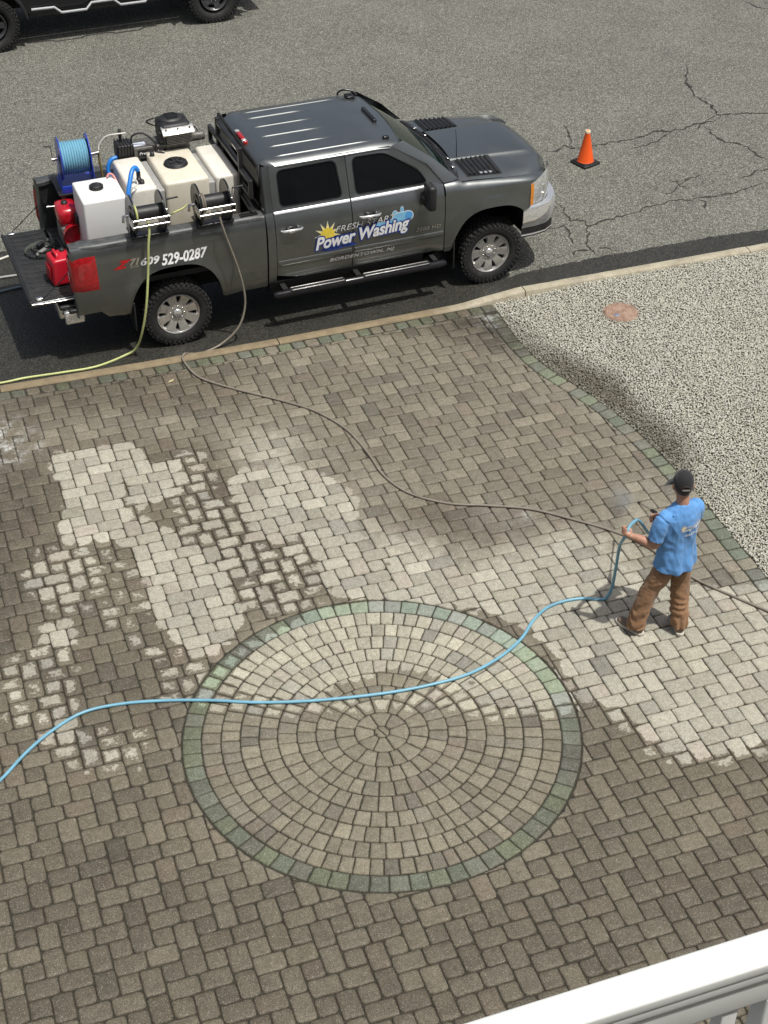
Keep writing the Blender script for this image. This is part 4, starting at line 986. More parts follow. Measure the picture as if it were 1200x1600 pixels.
def rim_meshes(R=0.258, spokes=8):
    m = MB().lathe([(R-.03, .06), (R-.012, .112), (R, .118), (R+.004, .110), (R-.004, .095), (R-.03, .085), (R-.035, -.08)], 48, axis='Y')
    for k in range(spokes):
        a = 2*pi*(k+.5)/spokes
        P = [(-.036, .060), (.036, .060), (.042, .12), (.050, .19), (.064, R-.022), (-.064, R-.022), (-.050, .19), (-.042, .12)]
        yo = [.062, .062, .084, .096, .104, .104, .096, .084]
        v = [(p[0], y_, p[1]) for p, y_ in zip(P, yo)]+[(p[0]*1.12, y_-.030, p[1]) for p, y_ in zip(P, yo)]
        mt = Matrix.Rotation(a, 4, 'Y'); v = [mt @ Vector(p) for p in v]
        m.add(v, [tuple(range(8)), tuple(range(15, 7, -1))]+[(i, (i+1) % 8, 8+(i+1) % 8, 8+i) for i in range(8)])
    m.lathe([(.138, .050), (.138, .074), (.110, .078), (.085, .076), (.062, .078)], 32, axis='Y')
    return m
tyre_d = tyre_mesh().mesh('tyre'); tyre_d.materials.append(M_RUBBER)
rim_d = rim_meshes().build('rim', M_ALLOY, fix=True); rd = rim_d.data; bpy.data.objects.remove(rim_d); rd.set_sharp_from_angle(angle=radians(35))
cap_m = MB().lathe([(.001, .098), (.038, .096), (.052, .088), (.056, .070)], 20, axis='Y').mesh('cap'); cap_m.materials.append(M_CHROME)
nut_m = MB().lathe([(.001, .092), (.011, .090), (.013, .06)], 8, axis='Y').mesh('nut'); nut_m.materials.append(M_STEEL)
drum_m = MB().lathe([(.001, .01), (.20, .012), (.235, .0), (.235, -.07)], 24, axis='Y').mesh('drum'); drum_m.materials.append(M_DARK)
def wheel(parent, x, y, z, sg, spin, sc=1.0, rim=None):
    W = empty('wheel', (x, y, z), 0, parent); W.rotation_euler = (0, spin, 0 if sg > 0 else pi); W.scale = (sc, sc, sc)
    for n, d in (('tyre', tyre_d), ('rim', rim or rd), ('centre_cap', cap_m), ('brake_drum', drum_m)): link(bpy.data.objects.new(n, d), W)
    for k in range(8):
        a = 2*pi*k/8; o = bpy.data.objects.new('lug_nut', nut_m); o.location = (.083*cos(a), -.012, .083*sin(a)); link(o, W)
    return W
for x, sp_ in ((0, .1), (WB, .45)):
    for sg in (-1, 1): wheel(TR, x, sg*.845, .392, sg, sp_*sg, .962)

# lettering on the near side
def text_mesh(body, size, italic=0.0, offset=0.0, spacing=1.0):
    c = bpy.data.curves.new('txt', 'FONT'); c.body = body; c.size = size; c.offset = offset; c.space_character = spacing; c.shear = italic
    c.resolution_u = 3
    o = bpy.data.objects.new('txt', c); COL.objects.link(o); bpy.context.view_layer.update()
    me = bpy.data.meshes.new_from_object(o.evaluated_get(bpy.context.evaluated_depsgraph_get()))
    bpy.data.objects.remove(o); bpy.data.curves.remove(c)
    V = [tuple(v.co) for v in me.vertices]; F = [tuple(p.vertices) for p in me.polygons]; bpy.data.meshes.remove(me); return V, F
def fit_text(body, x0, z0, width, height, lift, italic=0.25, offset=0.0, bed=False, rise=0.0, spacing=1.0, ref=None):
    V, F = text_mesh(body, 1.0, italic, offset, spacing)
    R = text_mesh(body, 1.0, italic, ref if ref is not None else 0.0, spacing)[0]
    ax = min(v[0] for v in R); bx = max(v[0] for v in R); az = min(v[1] for v in R); bz = max(v[1] for v in R)
    out = []
    for v in V:
        x = x0+(v[0]-ax)/(bx-ax)*width; z = z0+(v[1]-az)/(bz-az)*height+rise*(x-x0); out.append((x, -(yb(x, z, bed)+lift), z))
    return MB().add(out, F)
def decal(name, parts_mat, parent): return parts_mat[0].build(name, parts_mat[1], parent)
LOGO = empty('door_lettering', (0, 0, 0), 0, TR)
def blob(cx, cz, rx, rz, lift, n=18, ph=0): 
    return MB().add([(cx+rx*cos(2*pi*k/n+ph), -(yb(cx, cz)+lift), cz+rz*sin(2*pi*k/n+ph)) for k in range(n)], [tuple(range(n))])
def star(cx, cz, r0, r1, n, lift):
    P = [(cx+(r1 if k % 2 else r0)*cos(pi*k/n+.1), cz+(r1 if k % 2 else r0)*sin(pi*k/n+.1)) for k in range(2*n)]
    return MB().add([(x, -(yb(x, z)+lift), z) for x, z in P]+[(cx, -(yb(cx, cz)+lift), cz)], [(k, (k+1) % (2*n), 2*n) for k in range(2*n)])
star(1.80, 1.08, .075, .168, 11, .0040).build('sun_outline', M_GREYV, LOGO)
star(1.80, 1.08, .070, .150, 11, .0055).build('sun_rays', simple('pale yellow vinyl', (.85, .74, .30, 1), .4), LOGO)
blob(1.80, 1.08, .085, .085, .0075).build('sun_disc', M_YEL, LOGO)
for ib, (cx, cz, rx, rz) in enumerate(((2.70, 1.12, .10, .07), (2.78, 1.13, .075, .065), (2.63, 1.17, .035, .05), (2.72, 1.21, .022, .045), (2.58, 1.09, .06, .035), (2.45, 1.08, .09, .03), (2.66, 1.06, .14, .04))):
    blob(cx, cz, rx*1.12, rz*1.12, .0030+.00025*ib).build('splash_outline', M_WHITE, LOGO); blob(cx, cz, rx, rz, .0052+.00025*ib).build('splash', M_LBLUE, LOGO)
blob(2.80, 1.14, .045, .04, .0078).build('splash_drop', simple('bright blue vinyl', (.10, .36, .75, 1), .4), LOGO)
for (cx, cz, rx, rz) in ((1.86, .885, .15, .022), (2.06, .895, .10, .020)): blob(cx, cz, rx, rz, .0045+.0004*(cx > 2)).build('splash', M_BLUEV, LOGO)
fit_text('FRESH START', 1.90, 1.090, .74, .070, .0098, .28, .004, rise=.035, ref=0, spacing=1.08).build('lettering', M_GREYV, LOGO)
fit_text('FRESH START', 1.90, 1.090, .74, .070, .0085, .28, .014, rise=.035, ref=0, spacing=1.08).build('lettering', M_GLOSSB, LOGO)
fit_text('Power Washing', 1.655, .855, 1.15, .205, .0118, .22, .105, rise=.06, ref=.02, spacing=.98).build('lettering', M_BLUEV, LOGO)
fit_text('Power Washing', 1.655, .855, 1.15, .205, .0135, .22, .032, rise=.06, ref=.02, spacing=.98).build('lettering', M_WHITE, LOGO)
fit_text('BORDENTOWN, NJ', 1.83, .700, .80, .058, .006, .25, .014, spacing=1.15).build('lettering', M_GREYV, LOGO)
fit_text('2500 HD', 2.90, .90, .31, .048, .006, .15, .015, spacing=1.15).build('badge', M_STEEL, LOGO)
PH = empty('bed_lettering', (0, 0, 0), 0, TR)
fit_text('609', -.375, 1.115, .205, .085, .004, .25, .03, True).build('lettering', M_WHITE, PH)
fit_text('529-0287', -.145, 1.085, .52, .115, .004, .25, .03, True).build('lettering', M_WHITE, PH)
fit_text('Z', -.665, 1.125, .17, .085, .004, .6, .05, True).build('lettering', M_REDV, PH)
fit_text('71', -.50, 1.140, .105, .075, .004, .35, .045, True).build('lettering', M_STEEL, PH)
fit_text('4X4', -.505, 1.105, .10, .03, .004, .35, .01, True).build('lettering', M_STEEL, PH)

# ------------------------------------------------------------------ black vehicle across the road (only its underside and wheels are in view)
FV = thing('black_off_roader', 'black off road pickup with pale side steps across the road, cut by the top edge', 'pickup truck', (-0.20, 17.10, -0.10))
FW2 = 3.64
for sg in (-1, 1):
    m = MB()
    rows = []
    for x in sorted(set(list(np.linspace(-1.1, 4.4, 30))+[c+s_*d for c in (0, FW2) for s_ in (-1, 1) for d in (.55, .53, .47, .38, .25, .1)])):
        b = max(.52, *(0.52 if abs(x-c) >= .56 else .42+.62*sqrt(max(0, 1-((x-c)/.56)**2)) for c in (0, FW2)))
        rows.append([(x, sg*(.88-.06*(z-.9)**2), z) for z in np.linspace(b, 1.22, 6)])
    m.grid(rows, True); m.build('body_side', M_GLOSSB, FV, fix=True)
    for x0, x1 in ((-.52, .52), (FW2-.52, FW2+.52)):
        c = (x0+x1)/2; MB().grid([[(c+.60*cos(a), sg*.86, .42+.64*sin(a)), (c+.60*cos(a), sg*.99, .42+.62*sin(a)), (c+.56*cos(a), sg*.99, .42+.57*sin(a))] for a in np.linspace(.1, pi-.1, 14)], True).build('fender_flare', M_BLACK, FV, fix=True)
    MB().box((1.71, sg*.80, .50), (2.2, .12, .12), bev=.03).build('rocker', M_BLACK, FV)
    # side step: pale bar with dropped treads
    st = MB()
    st.tube([(.66, sg*.96, .50), (1.02, sg*.98, .50), (1.12, sg*1.03, .42), (1.52, sg*1.03, .42), (1.62, sg*.98, .50), (1.98, sg*.98, .50), (2.08, sg*1.03, .42), (2.48, sg*1.03, .42), (2.58, sg*.98, .50), (2.80, sg*.96, .50)], .022, 8)
    st.v = [(v[0], v[1]-sg*.05, v[2]+.09) for v in st.v]
    st.build('side_step', simple('pale coated steel', (.38, .39, .40, 1), .45), FV)
MB().box((1.6, 0, 1.25), (5.5, 1.74, .10), bev=.03).build('body_deck', M_GLOSSB, FV); MB().box((1.6, 0, .60), (5.3, 1.0, .2)).build('chassis', M_DARK, FV)
MB().box((1.55, 0, 1.60), (2.1, 1.56, .62), bev=.06, taper=.92).build('cab', M_GLOSSB, FV)
for sg in (-1, 1):
    for x in (1.05, 2.02): MB().box((x, sg*.765, 1.62), (.80, .02, .36), bev=.008).build('window', M_GLASS, FV)
    MB().box((4.47, sg*.55, .95), (.06, .22, .22), bev=.02).build('headlamp', M_LENS, FV)
MB().box((4.52, 0, .70), (.22, 1.70, .20), bev=.04).build('front_bumper', M_BLACK, FV); MB().box((-1.18, 0, .66), (.18, 1.66, .18), bev=.04).build('rear_bumper', M_BLACK, FV)
MB().box((4.42, 0, 1.02), (.10, 1.4, .42), bev=.03).build('grille', M_BLACK, FV)
rim2 = rim_meshes(.215, 5).build('rim', simple('dark alloy', (.10, .10, .105, 1), .35, .7), fix=True); rd2 = rim2.data; bpy.data.objects.remove(rim2)
for x in (0, FW2):
    for sg in (-1, 1): wheel(FV, x, sg*.85, .425, sg, .3, 1.06, rd2)

# ------------------------------------------------------------------ load on the truck (each thing stands on the bed, a rail or the tailgate)
def on_truck(name, label, cat, x, y, z, rz=0.0, group=None): return thing(name, label, cat, (TL.x+x, TL.y+y, TL.z+z), rz, group)
def poly_mat(name, col, grime):
    t = NT(name); p = t.pos(True); n = t.noise(4, 6, 0.65, p)
    c = t.mix(t.ramp(n, 0.42, 0.75, 0, grime), col, (0.42, 0.36, 0.24, 1))
    c = t.mix(t.ramp(t.noise(14, 7, 0.75, p), 0.56, 0.72, 0, grime*.8), c, (0.30, 0.26, 0.18, 1))
    t.base(c); t.rough(0.42); t.b.inputs['Subsurface Weight'].default_value = 0.12; t.b.inputs['Subsurface Radius'].default_value = (.05, .04, .03)
    t.bump(t.noise(60, 3, .6, p), 0.08, .002); return t.m
M_TANKW = poly_mat('white polyethylene', (0.74, 0.74, 0.73, 1), 0.10)
M_TANKC = poly_mat('aged cream polyethylene', (0.68, 0.63, 0.52, 1), 0.42)
M_TANKP = poly_mat('pale polyethylene', (0.72, 0.69, 0.62, 1), 0.30)
M_STRAP = simple('grey strap', (0.30, 0.30, 0.29, 1), 0.5, var=0.15)
M_BLUE = simple('blue painted steel', (0.012, 0.05, 0.42, 1), 0.32, var=0.15, coat=0.3)
M_HBLUE = simple('light blue hose', (0.16, 0.37, 0.49, 1), 0.38, var=0.12, vscale=5, grime=0.15)
M_LFLAT = simple('blue lay flat hose', (0.02, 0.20, 0.62, 1), 0.35, var=0.1)
M_HYEL = simple('yellow green hose', (0.50, 0.54, 0.22, 1), 0.42, var=0.1, grime=0.15)
M_HGREY = simple('grey brown hose', (0.21, 0.185, 0.15, 1), 0.5, var=0.15, grime=0.2)
M_CLEAR = simple('milky hose', (0.60, 0.58, 0.52, 1), 0.35)
M_PINK = simple('pink hose', (0.55, 0.22, 0.20, 1), 0.4)
M_CANR = simple('red plastic', (0.48, 0.010, 0.025, 1), 0.36, var=0.12, vscale=6, bump=.05)
M_ENGR = simple('red engine cover', (0.42, 0.008, 0.018, 1), 0.25, coat=0.5)
M_CAST = simple('grey cast metal', (0.13, 0.125, 0.115, 1), 0.5, 0.4, var=0.3, vscale=25, bump=.3)
M_RACK = simple('black powder coat', (0.013, 0.013, 0.014, 1), 0.42, var=0.2)
M_WEB = simple('webbing', (0.09, 0.10, 0.085, 1), 0.8, var=0.3, vscale=30)

def tank_lobe(x0, x1, y0, y1, z0, z1, r=.035):
    return MB().box(((x0+x1)/2, (y0+y1)/2, (z0+z1)/2), (x1-x0, y1-y0, z1-z0), bev=r)
# white tank by the tailgate
T1 = on_truck('water_tank', 'plain white square plastic tank with a black cap, nearest the tailgate', 'tank', -.590, -.18, BEDF)
tank_lobe(-.245, .245, -.285, .285, .012, .865, .022).build('tank_body', M_TANKW, T1)
m = MB().lathe([(.001, .905), (.066, .905), (.072, .898), (.074, .870), (.080, .868), (.080, .862)], 28, (-.02, .04, 0))
for k in range(20): a = 2*pi*k/20; m.box((-.02+.076*cos(a), .04+.076*sin(a), .885), (.006, .010, .026), rz=a)
m.build('cap', M_BLACK, T1)
# cream leg tank with three lobes
T2 = on_truck('leg_tank', 'aged cream plastic tank with three lobes and a black cross lid, behind the cab', 'tank', .31, 0, BEDF)
TZ = 1.745-BEDF
for k, (x0, x1) in enumerate(((-.60, -.295), (-.20, .305), (.38, .655))): tank_lobe(x0, x1, -.425, .435, .012, TZ-(.0 if k == 1 else .018), .035).build('lobe', M_TANKC if k == 1 else M_TANKP, T2)
for x in (-.247, .342): MB().box((x, .005, TZ/2-.035), (.10, .80, TZ-.09), bev=.02).build('strap_channel', M_STRAP, T2)
lid = MB().lathe([(.001, TZ+.034), (.118, TZ+.034), (.130, TZ+.026), (.132, TZ+.006), (.140, TZ+.004), (.140, TZ-.004)], 36, (.045, .03, 0)).build('lid', M_BLACK, T2)
for a in (.6, .6+pi/2): MB().box((.045, .03, TZ+.040), (.19, .032, .022), rz=a, bev=.007).build('lid_grip', M_BLACK, lid)
MB().lathe([(.001, TZ+.05), (.022, TZ+.05), (.03, TZ+.0)], 14, (-.15, .33, 0)).build('breather', M_BLACK, T2)
MB().lathe([(.001, TZ+.02), (.026, TZ+.02), (.034, TZ-.02)], 14, (-.43, -.27, 0)).build('fitting', M_BLACK, T2)
# hose reels clamped to the near rail
def flange(r, w_, x): return [(r*.22, x-w_), (r*.5, x-w_*.4), (r*.95, x-w_), (r, x-w_*1.2), (r, x+w_*1.2), (r*.95, x+w_), (r*.5, x+w_*.4), (r*.22, x+w_)]
def rail_reel(label, x, y, yaw_, hose_mat, wound):
    R = on_truck('hose_reel', label, 'hose reel', x, y, 1.441, yaw_, 'black hose reels on the truck rail'); zc = .225; r = .225
    for s_ in (-1, 1):
        f = MB().lathe(flange(r, .008, s_*.165), 32, (0, 0, zc), 'X')
        f.build('flange', M_GLOSSB, R)
        MB().lathe([(.075, s_*.176), (.10, s_*.180), (.11, s_*.176)], 24, (0, 0, zc), 'X').build('flange_ring', M_CAST, R)
        MB().box((s_*.195, 0, .10), (.018, .09, .20), bev=.005).build('side_plate', M_GLOSSB, R)
    MB().lathe([(.085, -.16), (.085, .16)], 24, (0, 0, zc), 'X').build('drum', M_BLACK, R)
    m = MB()
    for k in range(wound): m.lathe([(.10+.012*cos(a), -.145+.024*k+.012*sin(a)) for a in np.linspace(0, 2*pi, 9)], 24, (0, 0, zc), 'X')
    if wound: m.build('wound_hose', hose_mat, R)
    MB().box((0, 0, .012), (.42, .26, .024), bev=.005).build('base_plate', M_GLOSSB, R)
    for z in (.19, .265): MB().tube([(-.20, -.235, z), (.20, -.235, z)], .012, 10).build('guide_roller', M_STEEL, R)
    for s_ in (-1, 1):
        MB().box((s_*.205, -.15, .215), (.010, .20, .10), bev=.003).build('roller_arm', M_STEEL, R)
        for k in range(2): MB().lathe([(.001, .212), (.010, .210), (.011, .20)], 8, (0, -.05+.08*k, .05), 'X').build('bolt', M_STEEL, R)
    MB().tube([(.18, 0, zc), (.235, 0, zc)], .014, 8).build('axle', M_STEEL, R)
    c = MB().tube([(.235, 0, zc), (.24, -.02, zc+.13)], .008, 6).build('crank', M_STEEL, R); MB().tube([(.24, -.02, zc+.13), (.36, -.02, zc+.135)], .011, 8).build('crank_grip', M_BLACK, c)
    MB().tube([(-.19, 0, zc), (-.255, 0, zc), (-.262, 0, zc-.07)], .017, 8).build('swivel', M_STEEL, R)
    return R
REEL1 = rail_reel('nearly empty black hose reel with a yellow hose running off it', -.235, -.86, 0.0, M_HYEL, 2)
REEL2 = rail_reel('black hose reel nearer the cab with a grey hose running off it', .505, -.86, 0.0, M_HGREY, 3)
# blue reel full of light blue hose on the far side
R3 = on_truck('blue_hose_reel', 'blue steel reel wound full of light blue hose at the rear of the bed', 'hose reel', -.69, .58, 1.44, -.05)
for s_ in (-1, 1):
    MB().lathe(flange(.245, .005, s_*.165), 40, (0, 0, .33), 'X').build('flange', M_BLUE, R3)
    MB().add([(s_*.185, -.20, .0), (s_*.185, .20, .0), (s_*.185, .05, .36), (s_*.185, -.05, .36), (s_*.190, -.20, .0), (s_*.190, .20, .0), (s_*.190, .05, .36), (s_*.190, -.05, .36)], [(0, 1, 2, 3), (7, 6, 5, 4), (0, 4, 5, 1), (1, 5, 6, 2), (2, 6, 7, 3), (3, 7, 4, 0)]).build('side_frame', M_BLUE, R3, fix=True)
MB().lathe([(.11, -.16), (.11, .16)], 24, (0, 0, .33), 'X').build('drum', M_BLUE, R3)
for k in range(11):
    MB().lathe([(.172+.0155*cos(a), -.143+.0285*k+.0155*sin(a)) for a in np.linspace(0, 2*pi, 11)], 40, (0, 0, .33), 'X').build('hose_turn', M_HBLUE, R3)
    MB().lathe([(.142+.0155*cos(a), -.130+.0285*k+.0155*sin(a)) for a in np.linspace(0, 2*pi, 7)], 30, (0, 0, .33), 'X').build('hose_turn', M_HBLUE, R3) if k < 10 else None
MB().box((0, 0, .006), (.40, .44, .012)).build('base', M_BLUE, R3); MB().box((0, -.215, .04), (.39, .012, .09), bev=.004).build('base_lip', M_BLUE, R3)
MB().tube([(-.19, 0, .33), (-.25, 0, .33)], .018, 10).build('axle', M_STEEL, R3); c = MB().tube([(-.245, 0, .33), (-.25, -.02, .50)], .006, 6).build('crank', M_STEEL, R3); MB().tube([(-.25, -.02, .50), (-.33, -.02, .51)], .009, 6).build('crank_grip', M_BLACK, c)
MB().tube([(.19, 0, .33), (.29, 0, .34)], .020, 10).build('swivel', M_STEEL, R3)
# stand it and the engine rest on
ST = on_truck('equipment_stand', 'black steel stand along the far side of the bed under the blue reel', 'stand', -.10, .58, BEDF)
MB().box((0, 0, .598), (1.70, .46, .022), bev=.004).build('deck_plate', M_RACK, ST)
for x in (-.80, 0, .80):
    for y in (-.20, .20): MB().box((x, y, .294), (.04, .04, .588)).build('leg', M_RACK, ST)
# pump engine: V twin with black shroud, gearbox housing, pump head
EN = on_truck('pressure_washer_engine', 'black twin cylinder pump engine with silver cover behind the cream tank', 'engine', .25, .56, 1.645)
MB().box((.06, 0, .10), (.66, .26, .14), bev=.012).build('belt_housing', M_CAST, EN)
MB().box((-.06, -.132, .10), (.34, .004, .08)).build('name_plate', M_GLOSSB, EN)
V_, F_ = text_mesh('Pressure Pro', 1.0, .2, .02); bx = max(v[0] for v in V_); MB().add([(-.215+v[0]/bx*.28, -.1352, .085+v[1]*.045) for v in V_], F_).build('lettering', M_WHITE, EN)
MB().box((-.19, -.03, .172), (.15, .09, .004)).build('label_plate', simple('pale label', (.55, .58, .66, 1), .4), EN)
MB().box((.24, .02, .27), (.36, .34, .24), bev=.05).build('engine_block', M_BLACK, EN)
m = MB().lathe([(.001, .425), (.085, .423), (.125, .412), (.148, .388), (.152, .35), (.145, .31)], 28); m.v = [(.23+v[0]*1.10, .05+v[1]*.86, v[2]) for v in m.v]; m.build('fan_shroud', M_BLACK, EN)
m = MB()
for k in range(9): m.box((.23, -.035+.020*k, .425), (.17-.012*abs(k-4), .006, .004))
m.build('shroud_grille', M_GLOSSB, EN)
MB().box((.25, -.165, .335), (.38, .13, .022), rx=.55, bev=.006).build('valve_cover', M_STEEL, EN)
for x in (.11, .25, .39): MB().lathe([(.001, .014), (.009, .012), (.011, 0)], 8, (x, -.175, .348)).build('bolt', M_BLACK, EN)
m = MB()
for k in range(7): m.box((.25, -.165, .19+.018*k), (.30, .11, .007))
m.build('cooling_fin', M_CAST, EN)
MB().lathe([(.001, .10), (.05, .10), (.055, .09), (.055, -.06), (.045, -.07)], 16, (.50, .02, .14), 'X').build('exhaust', M_CAST, EN)
MB().tube([(.42, .10, .20), (.52, .08, .24), (.55, .06, .20), (.55, .02, .14)], .022, 8).build('exhaust_pipe', M_CAST, EN)
pm = MB().box((-.36, 0, .12), (.20, .20, .18), bev=.02)
for k in range(5): pm.box((-.44+.035*k, 0, .12), (.012, .23, .20), bev=.004)
pm.build('pump_head', M_BLACK, EN)
MB().box((.06, 0, -.10), (.70, .34, .022)).build('skid_plate', M_RACK, EN)
for x in (-.26, .38):
    for y in (-.14, .14): MB().box((x, y, -.160), (.04, .04, .12)).build('skid_leg', M_RACK, EN)
MB().box((.10, 0, -.03), (.5, .2, .14)).build('mount', M_RACK, EN)
MB().lathe([(.001, .36), (.018, .355), (.022, .30), (.016, .22), (.022, .20)], 12, (-.38, .05, 0)).build('unloader_valve', M_BLACK, EN)
MB().tube(crom([(-.28, -.05, .20), (-.26, -.06, .30), (-.14, -.08, .32), (-.03, -.14, .22), (-.01, -.17, .12), (.06, -.22, .10)], 5), .012, 7).build('fuel_hose', M_BLACK, EN)
MB().tube(crom([(.06, .10, .30), (-.02, .12, .34), (-.04, .10, .38), (.04, .08, .41)], 5), .009, 6).build('harness', M_BLACK, EN)
MB().box((.06, -.10, .25), (.06, .08, .14), bev=.015).build('ignition_coil', M_BLACK, EN)
# small red engine at the tailgate end
E2 = on_truck('small_red_engine', 'small red petrol engine tucked behind the white tank by the tailgate', 'engine', -.90, .14, BEDF+.13)
MB().box((-.02, .06, .33), (.24, .34, .22), bev=.07).build('fuel_tank', M_ENGR, E2); MB().box((0, .02, .12), (.26, .30, .24), bev=.03).build('engine_block', M_CAST, E2)
MB().lathe([(.001, .03), (.11, .03), (.13, .01), (.13, -.06)], 20, (0, -.17, .17), 'Y').build('recoil_cover', M_ENGR, E2)
MB().box((.08, -.15, .33), (.10, .12, .14), bev=.02).build('air_filter', M_BLACK, E2); MB().lathe([(.001, .47), (.035, .465), (.04, .44)], 14, (-.03, .08, 0)).build('fuel_cap', M_BLACK, E2)
MB().box((0, .0, -.065), (.30, .36, .125), bev=.01).build('base_block', M_RACK, E2)
MB().box((.10, -.13, .18), (.08, .10, .12), bev=.02).build('muffler', M_BLACK, E2)
# thin steel lance lying over the far rail end
LN = on_truck('spray_lance', 'thin bare metal spray lance sticking out over the tailgate', 'lance', -.95, .26, 1.36)
MB().tube([(-.14, .02, -.005), (.16, -.01, -.01)], .011, 8).build('tube', M_STEEL, LN); MB().tube([(-.14, .02, -.005), (-.17, .022, -.004)], .015, 8).build('nozzle', M_STEEL, LN); MB().box((.06, 0, -.275), (.02, .02, .51)).build('holder', M_RACK, LN)
# blue lay-flat hose over the tanks and small lines
HB = on_truck('blue_suction_hose', 'bright blue suction hose bent between white tank and cream tank', 'hose', -.28, -.42, 1.45)
MB().tube(crom([(-.04, -.10, .18), (-.05, -.06, .27), (.0, .02, .38), (.05, .10, .46), (.10, .15, .475), (.13, .15, .43)], 6), .026, 10).build('hose', M_LFLAT, HB)
MB().tube([(-.04, -.10, .18), (-.04, -.11, .13)], .02, 8).build('elbow', M_STEEL, HB); MB().lathe([(.001, .34), (.03, .34), (.032, .30), (.024, .29), (.024, .42)], 14, (.13, .15, 0)).build('fitting', M_BLACK, HB)
MB().tube(crom([(.04, .08, .42), (.08, .0, .36), (.02, -.03, .33), (-.03, -.03, .28)], 6), .008, 6).build('tie', M_CLEAR, HB)
HP = on_truck('blue_feed_hose', 'thick blue feed hose looping from the pump to the bed', 'hose', -.19, .50, 1.62)
MB().tube(crom([(.0, .0, .10), (-.10, -.02, .08), (-.15, -.05, -.02), (-.12, -.10, -.15), (-.05, -.16, -.30)], 7), .024, 10).build('hose', M_LFLAT, HP)
HK = on_truck('pink_hose', 'short pink hose between the white and cream tanks', 'hose', -.38, .05, 1.66)
MB().tube(crom([(-.06, .0, .05), (-.03, .02, .075), (.01, .0, .06), (.035, -.10, -.02), (.04, -.20, -.12)], 6), .014, 8).build('hose', M_PINK, HK)
HS = on_truck('steel_whip_hose', 'pale whip hose arching from the pump to the blue reel', 'hose', -.25, .58, 1.80)
MB().tube(crom([(-.15, 0, .0), (-.13, .02, .06), (-.05, .02, .14), (.06, .0, .16), (.18, .0, .155)], 7), .010, 8).build('hose', M_CLEAR, HS); MB().tube(crom([(-.15, 0, .0), (-.155, -.01, -.12), (-.14, -.02, -.32)], 5), .013, 8).build('drop_hose', simple('brass hose', (.22, .16, .05, 1), .5), HS)
LC = on_truck('connecting_hose', 'pale yellow connecting hose between the two black reels', 'hose', .14, -.80, 1.52)
MB().tube(crom([(-.17, -.02, .02), (-.05, .0, .06), (.05, .0, .09), (.11, .0, .13)], 6), .011, 8).build('hose', M_HYEL, LC)
# red fuel can on the tailgate
GC = on_truck('fuel_can', 'red plastic fuel can with a moulded handle standing on the tailgate', 'fuel can', -1.185, -.46, .828, .12)
bm = bmesh.new(); bmesh.ops.create_cube(bm, size=1.0)
for v in bm.verts:
    k = .88 if v.co.z > 0 else 1.0; v.co = Vector((v.co.x*.25*k+(.012 if v.co.z > 0 else 0), v.co.y*.30*k, (v.co.z+.5)*.31))
bmesh.ops.bevel(bm, geom=bm.edges[:], offset=.035, segments=3, profile=.6, affect='EDGES')
bmesh.ops.recalc_face_normals(bm, faces=bm.faces[:]); me = bpy.data.meshes.new('can'); bm.to_mesh(me); bm.free(); me.materials.append(M_CANR)
for p in me.polygons: p.use_smooth = True
link(bpy.data.objects.new('can_body', me), GC)
MB().tube([(-.03, -.075, .295), (-.03, -.07, .345), (-.03, .05, .352), (-.03, .085, .30)], [.020, .020, .020, .020], 8).build('handle', M_CANR, GC)
MB().lathe([(.001, .34), (.026, .34), (.028, .30)], 14, (.07, .07, 0)).build('cap', M_BLACK, GC); MB().box((-.128, 0, .14), (.006, .16, .14), bev=.002).build('moulded_panel', M_CANR, GC)
# ratchet strap heap
SP = on_truck('ratchet_strap', 'grey ratchet strap lying in loose coils on the tailgate', 'strap', -1.27, .32, .828)
def ribbon(pts, w_, th=.002):
    P = crom(pts, 8); rows = []
    for i, p in enumerate(P):
        d = (P[min(i+1, len(P)-1)]-P[max(i-1, 0)]).normalized(); n = Vector((0, 0, 1)); s_ = Vector((0.35*d.y, -0.35*d.x, 0.9)).normalized()
        rows.append([p-s_*w_*.5+Vector((0, 0, w_*.45)), p+s_*w_*.5+Vector((0, 0, w_*.45))])
    return MB().grid(rows, True)
for k in range(3):
    r = .17-.04*k; ribbon([(r*cos(a)+.05*k, r*1.1*sin(a)+.07*(k-1), .003*k) for a in np.linspace(.3+k, 5.6+k, 9)], .034).build('webbing', M_WEB, SP)
ribbon([(.10, .0, .0), (-.05, -.14, .0), (-.03, -.22, .0), (.06, -.30, .0), (.10, -.36, .0)], .036).build('strap_tail', M_STRAP, SP)
MB().box((.10, -.385, .012), (.05, .05, .02), bev=.004, rz=.4).build('hook', M_STEEL, SP); MB().box((.03, .05, .03), (.10, .05, .05), bev=.01, rz=.7).build('ratchet', M_BLACK, SP)
